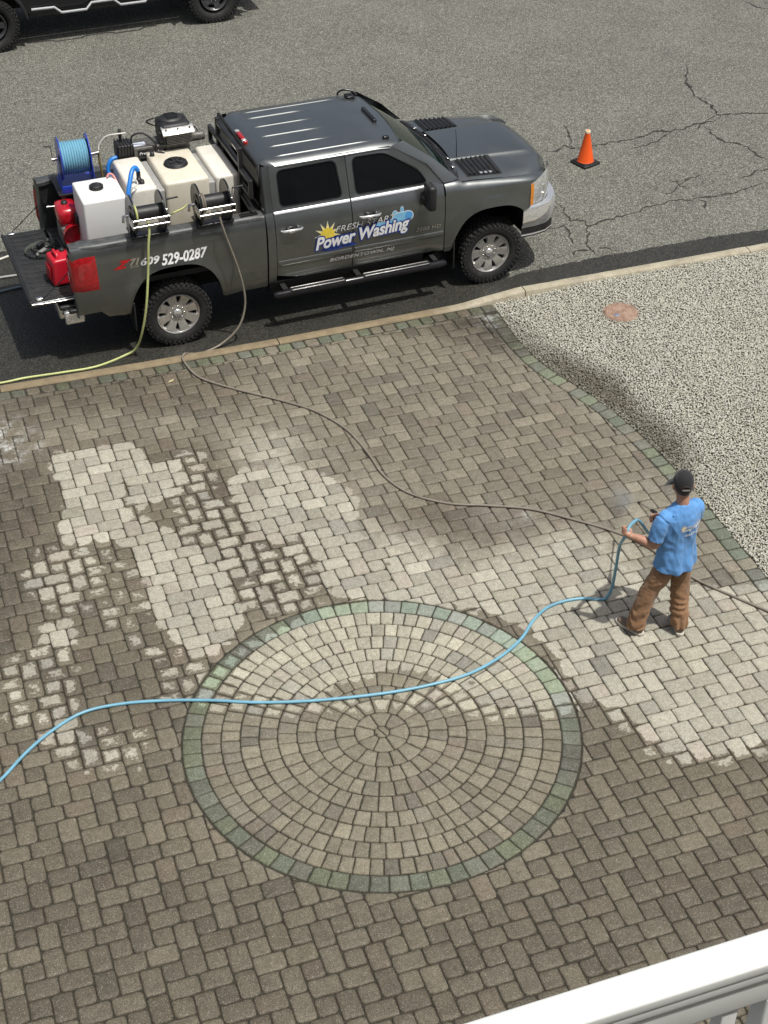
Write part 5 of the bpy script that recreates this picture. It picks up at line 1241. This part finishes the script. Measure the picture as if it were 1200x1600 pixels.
# headache rack behind the cab
RK = on_truck('headache_rack', 'black square tube rack standing behind the cab', 'rack', .97, -.05, 0)
def bar(a, b, w_=.05): 
    a, b = Vector(a), Vector(b); d = (b-a); L = d.length; q = d.to_track_quat('Z', 'Y').to_matrix().to_4x4()
    m = MB().box((0, 0, 0), (w_, w_, L), bev=.004); m.xf(Matrix.Translation((a+b)/2) @ q); return m
for y0, y1, z in ((-.43, .43, 2.02), (-.43, .43, 1.84)): bar((0, y0, z), (0, y1, z)).build('crossbar', M_RACK, RK)
for s_ in (-1, 1):
    bar((0, s_*.43, 1.46), (0, s_*.43, 2.06)).build('post', M_RACK, RK)
    bar((0, s_*.455, 1.80), (0, s_*.78, 1.80), .045).build('side_arm', M_RACK, RK); bar((0, s_*.455, 1.63), (0, s_*.78, 1.63), .045).build('side_arm', M_RACK, RK); bar((0, s_*.78, 1.605), (0, s_*.78, 1.825), .045).build('side_post', M_RACK, RK)
    bar((0, s_*.40, 1.49), (0, s_*.86, 1.46), .05).build('foot', M_RACK, RK)
    MB().box((-.06, s_*.84, 1.4475), (.20, .07, .012)).build('mounting_plate', M_RACK, RK)
bar((0, -.43, 1.50), (0, .43, 1.50), .04).build('lower_bar', M_RACK, RK)
for y in (-.30, .28): MB().box((-.027, y, 2.02), (.004, .14, .016)).build('plate', M_STEEL, RK)

# ------------------------------------------------------------------ hoses on the ground
def hose(name, label, pts, r, mat, k=8, fit=True):
    o = thing(name, label, 'hose', pts[0])
    P = [Vector(p)-Vector(pts[0]) for p in pts]
    MB().tube(crom(P, k), r, 10).build('hose', mat, o)
    return o
def T(x, y, z): return (TL.x+x, TL.y+y, TL.z+z)
hr = 0.0125
yel = [T(-.265, -1.05, 1.66), T(-.27, -1.09, 1.56), T(-.30, -1.11, 1.40), T(-.33, -1.12, 1.13), T(-.40, -1.16, .71), T(-.47, -1.12, .36), T(-.54, -1.02, .10)]+[(x, y, -.10+hr) for x, y in YELLOW[1:]]
hose('garden_hose', 'yellow green hose hanging from the reel and lying along the kerb', yel, .0135, M_HYEL)
brn = [T(.52, -1.05, 1.66), T(.53, -1.09, 1.55), T(.56, -1.11, 1.40), T(.70, -1.12, .87), T(.74, -1.14, .50), T(.64, -1.18, .22), T(.42, -1.20, .05)]
brn += [(.33, 6.36, -.085), (.17, 6.35, -.06), (.085, 6.26, .012), (.035, 6.12, .018)]+[(x, y, hr) for x, y in BROWN[2:]]
hose('pressure_hose', 'grey brown hose snaking from the truck across the paving behind the man', brn, hr, M_HGREY)
for k, (pa, lb) in enumerate((([(-1.2, 9.45), (-1.42, 9.38), (-1.9, 9.2), (-2.6, 9.1)], 'pale hose under the tailgate, farthest from the kerb'), ([(-1.1, 8.88), (-1.5, 8.92), (-2.0, 8.9), (-2.7, 9.0)], 'grey hose under the tailgate, middle one of three'), ([(-1.0, 8.62), (-1.57, 8.58), (-2.1, 8.45), (-2.8, 8.5)], 'blue grey hose under the tailgate, nearest the kerb'))):
    hose('supply_hose', lb, [(x, y, -.10+.016) for x, y in pa], .016, (M_CLEAR, M_STRAP, simple('slate blue hose', (.12, .17, .20, 1), .45))[k])

# ------------------------------------------------------------------ traffic cone
t = NT('orange cone pvc'); n = t.noise(12, 5, .6, t.pos(True)); t.base(t.mix(t.ramp(n, .45, .8, 0, .35), (0.86, 0.105, 0.012, 1), (0.55, 0.10, 0.03, 1))); t.rough(.42); M_CONE = t.m
CN = thing('traffic_cone', 'orange traffic cone on a black square base in the road', 'traffic cone', (6.68, 9.17, -.10), .28)
MB().box((0, 0, .018), (.30, .30, .036), bev=.014).box((0, 0, .042), (.25, .25, .014), bev=.006).build('base', M_BLACK, CN)
MB().lathe([(.122, .045), (.117, .052), (.110, .066), (.033, .462), (.033, .485), (.029, .490), (.018, .490), (.018, .42)], 36).build('cone_body', M_CONE, CN)
MB().lathe([(.0365, .455), (.0365, .486), (.031, .493), (.019, .493)], 24).build('collar', simple('pale collar', (.80, .62, .42, 1), .45), CN)

# ------------------------------------------------------------------ round utility cover in the gravel
t = NT('rusty cover'); n = t.noise(14, 6, .7, t.pos(True)); t.base(t.mix(t.ramp(n, .3, .7), (0.20, 0.115, 0.08, 1), (0.34, 0.235, 0.175, 1))); t.rough(.8); t.bump(t.noise(80, 4, .6, t.pos(True)), .4, .003); M_COVER = t.m
CV = thing('utility_cover', 'round rust red utility cover set in the gravel', 'utility cover', (5.06, 5.18, .058))
prof = [(.001, .020)]
for k in range(6): r = .03+.026*k; prof += [(r, .020), (r+.004, .0245), (r+.012, .0245), (r+.016, .020)]
prof += [(.188, .020), (.192, .012)]
MB().lathe(prof, 40).build('lid', M_COVER, CV); MB().lathe([(.194, .008), (.196, .018), (.205, .018), (.208, -.05)], 40).build('rim', M_COVER, CV)
MB().lathe([(.001, .030), (.030, .029), (.036, .022)], 16, (-.085, -.055, 0)).build('lock_cap', simple('blue grey cap', (.20, .20, .26, 1), .5), CV)

# ------------------------------------------------------------------ railing below the viewer
t = NT('white vinyl railing'); n = t.noise(5, 5, .6, t.pos(True)); t.base(t.mix(t.ramp(n, .45, .8, 0, .22), (0.70, 0.71, 0.69, 1), (0.55, 0.56, 0.53, 1)))
vo = t.voro(7, t.pos(True)); t.rough(.38); M_VINYL = t.m
RL = thing('railing', 'white balcony railing running across the bottom right corner', 'railing', (-1.9, -7.013, 5.9), -0.038)
def rb_(name, c, d, bev=.004): return MB().box(c, d, bev=bev).build(name, M_VINYL, RL)
x0, x1 = -2.6, 3.2; xc, L = (x0+x1)/2, x1-x0
rb_('top_cap', (xc, .0, .985), (L, .078, .030), .006); rb_('cap_lip', (xc, -.002, .955), (L, .066, .032), .004); rb_('top_rail', (xc, .0, .895), (L, .052, .09), .005)
rb_('bottom_rail', (xc, 0, .12), (L, .05, .07), .005)
k = 0; x = -2.55
while x < 3.1:
    if abs(x-.03) > .07: rb_('baluster', (x, 0, .50), (.036, .036, .70), .003)
    x += .105
rb_('post', (-.005, -.002, .42), (.105, .05, .86), .006)

# a fallen leaf by the kerb
LF = MB().add([(-.045, 0, .004), (-.02, .016, .010), (.012, .018, .006), (.045, .004, .012), (.012, -.014, .005), (-.02, -.014, .009), (0, 0, .003), (.065, .008, .016)], [(0, 6, 1), (1, 6, 2), (2, 6, 3), (3, 6, 4), (4, 6, 5), (5, 6, 0)], True).build('leaf', simple('dry leaf', (.42, .38, .22, 1), .7), None, (-.20, 5.78, .004))
LF.rotation_euler = (0, 0, .5); tag(LF, 'small pale dry leaf on the pavers near the kerb', 'leaf')

# ------------------------------------------------------------------ the man with the spray gun
PX, PY, PR = 2.765, 0.27, radians(8)
MAN = thing('person', 'man in a blue T shirt, tan trousers and black cap holding the blue hose', 'person', (PX, PY, 0), PR)
MAN.scale = (.965, .965, .955)
def to_local(p): return Matrix.Rotation(-PR, 4, 'Z') @ (Vector(p)-Vector((PX, PY, 0)))
def fabric(name, col, dirt=None, scale=6, dirtamt=.4, weave=500):
    t = NT(name); p = t.pos(True); n = t.noise(scale, 5, .6, p)
    c = t.mix(t.ramp(n, .3, .7), tuple(v*.88 for v in col[:3])+(1,), tuple(min(1, v*1.10) for v in col[:3])+(1,))
    if dirt: c = t.mix(t.ramp(t.noise(scale*1.7, 6, .7, p), .5, .72, 0, dirtamt), c, dirt)
    t.base(c); t.rough(.88); t.b.inputs['Sheen Weight'].default_value = .15; t.bump(t.noise(weave, 2, .5, p), .25, .001); return t.m
M_SHIRT = fabric('blue cotton', (0.105, 0.285, 0.60, 1), (.17, .37, .68, 1), 4, .35)
M_TROUS = fabric('tan canvas', (0.255, 0.138, 0.068, 1), (0.40, 0.24, 0.15, 1), 7, .55)
M_CAP = fabric('black cap cloth', (0.014, 0.014, 0.016, 1), None, 8)
M_SHOE = fabric('brown shoe', (0.13, 0.095, 0.07, 1), (.28, .22, .17, 1), 14, .5)
M_SOLE = simple('pale sole', (0.50, 0.47, 0.40, 1), .7, var=.2, vscale=20)
def skin_material():
    t = NT('skin'); p = t.pos(True); n = t.noise(14, 5, .6, p)
    t.base(t.mix(t.ramp(n, .3, .7), (0.40, 0.205, 0.135, 1), (0.50, 0.275, 0.19, 1))); t.rough(.52)
    t.b.inputs['Subsurface Weight'].default_value = .12; t.b.inputs['Subsurface Radius'].default_value = (.02, .008, .005); return t.m
M_SKIN = skin_material(); M_HAIR = fabric('short dark hair', (0.035, 0.022, 0.014, 1), None, 30)

def loft(m, rings, n=20):
    """rings: (centre, rx, ry, axis) closed at both ends"""
    rows = []
    for (c, rx, ry, ax) in rings:
        c = Vector(c); ax = Vector(ax).normalized(); ref = Vector((1, 0, 0)) if abs(ax.x) < .8 else Vector((0, 1, 0))
        v = ax.cross(ref).normalized(); u = v.cross(ax).normalized()
        rows.append([c+u*rx*cos(2*pi*k/n)+v*ry*sin(2*pi*k/n) for k in range(n)])
    vs = [p for r in rows for p in r]; fs = []
    for i in range(len(rows)-1):
        for k in range(n): fs.append((i*n+k, i*n+(k+1) % n, (i+1)*n+(k+1) % n, (i+1)*n+k))
    fs.append(tuple(range(n-1, -1, -1))); fs.append(tuple(range((len(rows)-1)*n, len(rows)*n)))
    m.add(vs, fs, True)
def limb(m, pts, radii, n=14, flat=1.0):
    P = crom(pts, 6); R = [Vector((r, 0, 0)) for r in radii]; RR = [v.x for v in crom(R, 6)]
    rings = []
    for i, p in enumerate(P):
        d = P[min(i+1, len(P)-1)]-P[max(i-1, 0)]; rings.append((p, RR[i], RR[i]*flat, d))
    loft(m, rings, n)
def organic(m, name, mat, parent, voxel=.011, smooth=6, disp=None):
    me = m.mesh(name); bm = bmesh.new(); bm.from_mesh(me); bmesh.ops.recalc_face_normals(bm, faces=bm.faces[:]); bm.to_mesh(me); bm.free()
    o = bpy.data.objects.new('tmp', me); COL.objects.link(o)
    r = o.modifiers.new('r', 'REMESH'); r.mode = 'VOXEL'; r.voxel_size = voxel; r.use_smooth_shade = True
    s_ = o.modifiers.new('s', 'SMOOTH'); s_.factor = .6; s_.iterations = smooth
    bpy.context.view_layer.update()
    me2 = bpy.data.meshes.new_from_object(o.evaluated_get(bpy.context.evaluated_depsgraph_get())); bpy.data.objects.remove(o)
    if disp:
        nv = [v.normal.copy() for v in me2.vertices]
        for v, nn in zip(me2.vertices, nv): v.co += nn*disp(v.co)
    me2.polygons.foreach_set('use_smooth', [True]*len(me2.polygons)); me2.materials.clear(); me2.materials.append(mat); me2.update()
    me2.name = name; return link(bpy.data.objects.new(name, me2), parent)
# joints, x to his right, y forwards
ELB, WRI = Vector((-.262, -.005, 1.105)), Vector((-.385, .150, 1.135))
RELB, RWRI = Vector((.225, .13, 1.10)), Vector((.10, .335, 1.03))
ANL, ANR = Vector((-.195, .085, .095)), Vector((.165, -.100, .095))
HM = Matrix.Translation((0, .015, 1.55)) @ Matrix.Rotation(radians(-27), 4, 'Z') @ Matrix.Rotation(radians(-9), 4, 'X') @ Matrix.Translation((0, -.015, -1.55))
# body: head, neck, arms and hands as one surface
b = MB()
loft(b, [((0, .028, 1.535), .045, .05, (0, 0, 1)), ((0, .035, 1.555), .062, .075, (0, 0, 1)), ((0, .035, 1.60), .074, .094, (0, 0, 1)), ((0, .03, 1.66), .079, .102, (0, 0, 1)), ((0, .025, 1.715), .074, .094, (0, 0, 1)), ((0, .02, 1.755), .045, .06, (0, 0, 1)), ((0, .02, 1.768), .01, .015, (0, 0, 1))], 24)
loft(b, [((0, .128, 1.63), .006, .006, (0, 0, -1)), ((0, .140, 1.61), .012, .012, (0, 0, -1)), ((0, .130, 1.592), .014, .010, (0, 0, -1))], 8)      # nose
loft(b, [((0, .118, 1.545), .018, .012, (0, 0, 1)), ((0, .122, 1.565), .022, .012, (0, 0, 1)), ((0, .12, 1.575), .02, .01, (0, 0, 1))], 10)         # mouth and chin
for s_ in (-1, 1): loft(b, [((s_*.078, .02, 1.60), .010, .012, (0, 0, 1)), ((s_*.088, .012, 1.625), .012, .018, (0, 0, 1)), ((s_*.09, .008, 1.65), .011, .017, (0, 0, 1)), ((s_*.082, .01, 1.665), .006, .008, (0, 0, 1))], 10)
b.xf(HM)
limb(b, [(0, -.005, 1.36), (0, .0, 1.47), (0, .015, 1.56)], [.070, .058, .056], 18)
limb(b, [(-.15, 0, 1.36), (-.235, -.005, 1.26), ELB, (-.325, .075, 1.122), WRI], [.062, .056, .046, .043, .030], 16)
limb(b, [(.15, 0, 1.36), (.220, .05, 1.26), RELB, (.19, .225, 1.06), RWRI], [.062, .056, .046, .043, .030], 16)
limb(b, [(-.10, 0, 1.31), (0, 0, 1.32), (.10, 0, 1.31)], [.07, .075, .07], 16)
limb(b, [(0, 0, 1.38), (0, 0, 1.1), (0, 0, .85)], [.10, .10, .11], 16)
def hand(b, wri, fw, up, side):
    """palm with four fingers curled round a bar along 'up' and a thumb on the near side"""
    fw, up = Vector(fw).normalized(), Vector(up).normalized(); sd = fw.cross(up).normalized()*side
    pc = wri+fw*.045
    loft(b, [(wri-fw*.01, .027, .021, fw), (wri+fw*.02, .034, .020, fw), (pc, .042, .019, fw), (pc+fw*.035, .043, .017, fw), (pc+fw*.045, .036, .012, fw)], 14) if False else limb(b, [wri-fw*.015, wri+fw*.02, pc, pc+fw*.03], [.026, .030, .035, .030], 12, .72)
    for k, ln in enumerate((.92, 1.0, .95, .78)):
        r0 = pc+fw*.035+up*(.030-.020*k)
        limb(b, [r0-fw*.02, r0+fw*.012*ln-sd*.0, r0+fw*.032*ln-sd*.018, r0+fw*.020*ln-sd*.042, r0-fw*.004-sd*.040], [.0098, .0098, .0092, .0085, .0075], 9)
    t0 = wri+fw*.025+up*.022
    limb(b, [t0, t0+up*.020+fw*.012-sd*.012, t0+up*.018+fw*.038-sd*.026, t0+up*.008+fw*.055-sd*.034], [.013, .0125, .011, .0088], 9)
hand(b, WRI, WRI-ELB+Vector((0, 0, .05)), (0.25, .15, 1), -1)
hand(b, RWRI, RWRI-RELB, (0.1, .1, 1), 1)
BODY = organic(b, 'body', M_SKIN, MAN, .0062, 3)
for s_ in (-1, 1):
    MB().lathe([(.001, .012), (.008, .009), (.012, 0), (.008, -.009), (.001, -.012)], 12, (s_*.031, .117, 1.638)).xf(HM).build('eye', simple('eye white', (.7, .7, .68, 1), .2), MAN)
    MB().tube([(s_*.018, .131, 1.662), (s_*.035, .128, 1.667), (s_*.05, .115, 1.660)], .004, 5).xf(HM).build('eyebrow', M_HAIR, MAN)
# hair round the back of the head
h = MB(); loft(h, [((0, .002, 1.575), .052, .062, (0, 0, 1)), ((0, .008, 1.61), .076, .088, (0, 0, 1)), ((0, .008, 1.66), .083, .100, (0, 0, 1)), ((0, .01, 1.70), .078, .095, (0, 0, 1))], 20)
h.xf(HM); organic(h, 'hair', M_HAIR, MAN, .008, 3)
# cap: crown, rim, peak, strap over a gap
c = MB(); rows = []
for (z, rx, ry, yo) in ((1.640, .088, .108, .020), (1.662, .0895, .110, .022), (1.70, .088, .108, .024), (1.735, .078, .097, .024), (1.762, .058, .073, .022), (1.777, .030, .038, .02), (1.781, .001, .001, .02)):
    rows.append([(rx*cos(2*pi*k/32), yo+ry*sin(2*pi*k/32), z-.012*sin(2*pi*k/32) if z < 1.70 else z) for k in range(33)])
CAPO = c.grid(rows, True).xf(HM).build('cap', M_CAP, MAN, fix=True)
MB().grid([[(.088*cos(a)*k, .02+.108*sin(a)*k+(k-1)*.62*.12, 1.640-.012*sin(a)-.03*(k-1)-.010*(k-1)*abs(cos(a))*6) for k in (1.0, 1.25, 1.5, 1.68)] for a in np.linspace(.35, pi-.35, 12)], True).xf(HM).build('peak', M_CAP, CAPO, fix=True)
MB().tube(crom([(-.04, -.083, 1.648), (-.032, -.090, 1.672), (0, -.093, 1.685), (.032, -.090, 1.672), (.04, -.083, 1.648)], 5), .0045, 6).xf(HM).build('strap_arch', M_BLACK, CAPO)
MB().grid([[(.034*t_, -.0925-.001+.004*t_*t_, z) for z in (1.644, 1.656)] for t_ in np.linspace(-1, 1, 6)], True).xf(HM).build('strap', M_STRAP, CAPO)
MB().grid([[(.030*t_*(1-.35*q), -.0915+.010*q, 1.657+.022*q) for q in (0, .5, 1)] for t_ in np.linspace(-1, 1, 6)], True).xf(HM).build('strap_opening', M_HAIR, CAPO)
MB().lathe([(.001, .006), (.007, .004), (.009, 0)], 10, (0, .02, 1.780)).xf(HM).build('button', M_CAP, CAPO)
# T shirt
s = MB()
loft(s, [((0, -.012, .775), .205, .155, (0, 0, 1)), ((0, -.012, .79), .208, .158, (0, 0, 1)), ((0, -.008, .90), .200, .146, (0, 0, 1)), ((0, -.002, 1.02), .190, .128, (0, 0, 1)), ((0, .0, 1.15), .198, .130, (0, 0, 1)), ((0, .0, 1.27), .208, .132, (0, 0, 1)), ((0, -.004, 1.36), .205, .118, (0, 0, 1)), ((0, -.006, 1.42), .165, .092, (0, 0, 1)), ((0, -.004, 1.455), .10, .074, (0, 0, 1)), ((0, .0, 1.478), .068, .066, (0, 0, 1))], 30)
limb(s, [(-.13, 0, 1.375), (-.195, -.003, 1.345), (-.24, -.005, 1.25), (-.268, -.006, 1.155)], [.075, .078, .072, .069], 18)
limb(s, [(.13, 0, 1.375), (.180, .015, 1.345), (.218, .045, 1.25), (.225, .085, 1.16)], [.075, .078, .072, .069], 18)
def shirt_fold(p):
    v = 0.012*mnoise.noise((p.x*11, p.y*9, p.z*4.0))+0.010*(.5-abs(mnoise.noise((p.x*13+3+p.z*6, p.y*12, p.z*7))))+.004*mnoise.noise((p.x*34, p.y*30, p.z*16))-.004
    lo = max(0, min(1, (1.12-p.z)/.30)); v += lo*0.009*sin(p.x*46+2.2*sin(p.z*9)+p.y*20)
    if p.y < 0: v += 0.007*max(0, 1-abs(p.x+.02)/.035)*max(0, min(1, (1.32-p.z)/.2))*-1
    return v
SHIRT = organic(s, 't_shirt', M_SHIRT, MAN, .0070, 5, shirt_fold)
# print on the back, laid on the cloth
from mathutils.bvhtree import BVHTree
def on_back(body, x0, z0, wd, ht, mat, rise=0., it=.2, off=.02, parent=None):
    V, F = text_mesh(body, 1.0, it, off); ax = min(v[0] for v in V); bx = max(v[0] for v in V); az = min(v[1] for v in V); bz = max(v[1] for v in V)
    out = []
    for v in V:
        x = x0+(v[0]-ax)/(bx-ax)*wd; z = z0+(v[1]-az)/(bz-az)*ht+rise*(x-x0)
        hit = BV.ray_cast(Vector((x, -1, z)), Vector((0, 1, 0)))[0]; out.append((x, (hit.y if hit else -.12)-.0045, z))
    return MB().add(out, F).build('print', mat, parent or SHIRT)
BV = BVHTree.FromPolygons([v.co for v in SHIRT.data.vertices], [tuple(p.vertices) for p in SHIRT.data.polygons])
on_back('Power Washing', -.075, 1.225, .245, .050, M_WHITE, .06, .2, .04); on_back('FRESH START', -.035, 1.275, .16, .022, M_GREYV, .06)
on_back('609-529-0287', -.030, 1.175, .185, .028, M_WHITE, .06, .1, .03)
P_ = [( -.055+(.032 if k % 2 else .018)*cos(pi*k/9), 1.285+(.032 if k % 2 else .018)*sin(pi*k/9)) for k in range(18)]
MB().add([(x, BV.ray_cast(Vector((x, -1, z)), Vector((0, 1, 0)))[0].y-.004, z) for x, z in P_], [tuple(range(18))]).build('print', simple('cream print', (.75, .66, .45, 1), .6), SHIRT)
# trousers
p = MB()
loft(p, [((0, -.005, .74), .150, .115, (0, 0, 1)), ((0, -.008, .80), .165, .118, (0, 0, 1)), ((0, -.004, .88), .155, .100, (0, 0, 1)), ((0, 0, .94), .14, .085, (0, 0, 1))], 26)
limb(p, [(-.080, .0, .83), (-.110, .012, .68), (-.148, .055, .50), (-.178, .062, .30), ANL+Vector((.002, -.010, .03)), ANL+Vector((.0, -.012, -.022))], [.085, .100, .086, .080, .082, .088], 20)
limb(p, [(.080, .0, .83), (.106, -.008, .68), (.135, -.025, .50), (.150, -.065, .30), ANR+Vector((0, -.004, .03)), ANR+Vector((.0, -.008, -.022))], [.085, .100, .086, .080, .080, .084], 20)
def trouser_fold(q):
    lo = max(0, min(1, (.55-q.z)/.35)); hi = max(0, min(1, (q.z-.5)/.3))
    v = (.004+.010*lo)*sin(q.z*58+6*mnoise.noise((q.x*7, q.y*7, q.z*3))*2.2+q.y*14)*(.4+.6*abs(mnoise.noise((q.x*5, q.y*5, q.z*6))))
    return v+.008*mnoise.noise((q.x*10, q.y*10, q.z*6))+.006*(.45-abs(mnoise.noise((q.x*12, q.y*12+q.z*9, q.z*17))))+.003*mnoise.noise((q.x*40, q.y*40, q.z*30))-.010*hi
TRO = organic(p, 'trousers', M_TROUS, MAN, .0070, 3, trouser_fold)
# shoes
def shoe(ank, yaw_, pitch_):
    e = empty('shoe', (ank.x, ank.y, 0), yaw_, MAN); e.rotation_euler = (pitch_, 0, yaw_)
    m = MB(); loft(m, [((0, -.075, .045), .030, .035, (0, 1, 0)), ((0, -.055, .055), .040, .046, (0, 1, 0)), ((0, .0, .062), .043, .055, (0, 1, 0)), ((0, .06, .052), .046, .042, (0, 1, 0)), ((0, .13, .043), .049, .033, (0, 1, 0)), ((0, .18, .037), .040, .026, (0, 1, 0)), ((0, .205, .034), .018, .015, (0, 1, 0))], 18)
    limb(m, [(0, -.02, .06), (0, -.022, .11)], [.044, .046], 14)
    organic(m, 'upper', M_SHOE, e, .0085, 3)
    O = [(-.034, -.085), (0, -.10), (.034, -.085), (.040, -.03), (.042, .03), (.052, .10), (.050, .155), (.034, .20), (0, .222), (-.034, .20), (-.048, .155), (-.050, .10), (-.040, .03), (-.038, -.03)]
    C = crom([(x, y, 0) for x, y in O]+[(O[0][0], O[0][1], 0)], 4)[:-1]
    sm = MB().prism([(v.x, v.y) for v in C], .004, .030); sm.build('sole', M_SOLE, e, fix=True, sharp=40)
    MB().tube(crom([(-.02, .02, .112), (.0, .05, .104), (.022, .08, .09)], 3), .004, 5).build('lace', M_SOLE, e); MB().tube(crom([(.02, .02, .112), (.0, .05, .104), (-.022, .08, .09)], 3), .004, 5).build('lace', M_SOLE, e)
shoe(ANL+Vector((0, -.005, 0)), radians(14), 0.0)
shoe(ANR+Vector((0, -.005, 0)), radians(-24), 0.0)

# he leans to his right, weight on the right leg
def lean(z): k = max(0.0, min(1.0, (z-.05)/.85)); return .085*k*k*(3-2*k)
for o in [c_ for c_ in MAN.children_recursive if c_.type == 'MESH' and not c_.parent.name.startswith('shoe')]:
    for v in o.data.vertices: v.co.x += lean(v.co.z)
    o.data.update()
# spray gun in his hands and the blue hose fed to it
RH = MAN.matrix_basis @ (RWRI+Vector((-.035+.085, .05, .0))); LH = MAN.matrix_basis @ (WRI+(WRI-ELB).normalized()*.075+Vector((.012+.085, -.012, .012)))
GUN = thing('spray_gun', 'black pressure washer gun with a steel lance in front of the man', 'spray gun', RH)
gd = Vector((.30, .80, -.52)).normalized()
MB().tube([(0, 0, -.09), (0, .01, -.02), gd*.05+Vector((0, 0, .03)), gd*.22+Vector((0, 0, .03))], [.017, .018, .020, .016], 10).build('gun_body', M_BLACK, GUN)
MB().tube([gd*.20+Vector((0, 0, .03)), gd*.80+Vector((0, 0, .03))], .008, 8).build('lance', M_STEEL, GUN); MB().tube([gd*.80+Vector((0, 0, .03)), gd*.86+Vector((0, 0, .03))], .013, 8).build('nozzle', M_BLACK, GUN)
MB().tube([(0, .02, -.07), gd*.06+Vector((0, .01, -.03)), gd*.09+Vector((0, 0, .01))], .006, 6).build('trigger', M_BLACK, GUN)
blue = [(x, y, hr+.001) for x, y in BLUE]
blue += [(2.535, .79, .030), (2.560, .765, .16), (2.535, .70, .45), (2.475, .59, .80), (LH.x-.010, LH.y+.035, LH.z-.10), (LH.x, LH.y, LH.z), (LH.x+.025, LH.y+.020, LH.z+.035), (LH.x+.10, LH.y+.07, LH.z+.040), (LH.x+.20, LH.y+.14, LH.z-.03), (RH.x-.06, RH.y-.02, RH.z-.16), (RH.x, RH.y, RH.z-.09)]
hose('blue_pressure_hose', 'light blue hose lying across the paving circle and up to the hand', blue, .0145, M_HBLUE)

# spray: a thin fan of mist from the nozzle to the stones
noz = RH+gd*.87+Vector((0, 0, .03)); hitp = Vector((3.34, 2.08, 0.02))
t = NT('spray mist'); t.t.nodes.remove(t.b); pv = t.n('VolumePrincipled'); out = [n for n in t.t.nodes if n.bl_idname == 'ShaderNodeOutputMaterial'][0]
pv.inputs['Color'].default_value = (.95, .96, .97, 1); pv.inputs['Anisotropy'].default_value = .2
d = (hitp-noz).normalized(); L = (hitp-noz).length
def vm(op, x, y):
    nd = t.n('VectorMath', operation=op)
    for s_, v in ((nd.inputs[0], x), (nd.inputs[1], y)):
        if isinstance(v, bpy.types.NodeSocket): t.link(v, s_)
        else: s_.default_value = tuple(v)
    return nd
q = vm('SUBTRACT', t.pos(), noz).outputs[0]; along = vm('DOT_PRODUCT', q, d).outputs['Value']
ax_ = t.n('VectorMath', operation='SCALE'); ax_.inputs[0].default_value = tuple(d); t.link(along, ax_.inputs['Scale'])
rad = t.n('VectorMath', operation='LENGTH'); t.link(vm('SUBTRACT', q, ax_.outputs[0]).outputs[0], rad.inputs[0])
R_ = t.math('ADD', t.math('MULTIPLY', along, .20/L), .012); fall = t.ramp(t.math('DIVIDE', rad.outputs['Value'], R_), 0.0, 0.9, 1, 0)
ends = t.math('MULTIPLY', t.ramp(along, 0.0, .25*L), t.ramp(along, 0, L, .45, 1.5, 'LINEAR'))
dens = t.math('MULTIPLY', t.math('MULTIPLY', fall, ends), t.ramp(t.noise(11, 5, .65), .35, .7, .15, 1.0))
t.link(t.math('MULTIPLY', dens, 2.4), pv.inputs['Density']); t.link(pv.outputs[0], out.inputs['Volume'])
m = MB()
loft(m, [(noz+d*L*k, .012+.20*k, .012+.20*k, d) for k in (0, .25, .5, .75, 1.0)], 14)
SPR = m.build('water_spray', t.m, None, fix=True); tag(SPR, 'faint white mist of spray on the stones in front of the man', 'spray')

# ------------------------------------------------------------------ the house behind the viewer (outside the picture, it shades and is mirrored in the truck)
t = NT('cream siding'); n = t.noise(3, 5, .6); t.base(t.mix(t.ramp(n, .3, .7), (0.44, 0.42, 0.36, 1), (0.52, 0.50, 0.44, 1))); t.rough(.75); M_SIDING = t.m
HOUSE = thing('house', 'tall cream clad house whose balcony railing shows at the bottom right', 'house', (0, -10.0, 0))
MB().box((0, -2.0, 5.5), (16, 4, 11)).build('wall', M_SIDING, HOUSE)
for z in (2.2, 5.0, 8.6):
    for x in (-6, -1.6, 2.2, 6):
        w_ = MB().box((x, .012, z), (1.3, .06, 1.5), bev=.01).build('window', simple('white trim', (.7, .7, .68, 1), .5), HOUSE); MB().box((x, .05, z), (1.1, .02, 1.3)).build('pane', M_GLASS, w_)
MB().box((0, -2, 11.25), (17, 5.2, .5), taper=.8).build('roof', simple('roof shingle', (.08, .075, .07, 1), .9), HOUSE)
MB().box((1.0, 1.42, 5.80), (9.0, 2.80, .16)).build('balcony_floor', simple('grey decking', (.25, .24, .22, 1), .8), HOUSE)
for x in (-3.2, 1.0, 5.2): MB().box((x, 2.6, 2.86), (.2, .2, 5.72), bev=.01).build('balcony_column', M_VINYL, HOUSE)
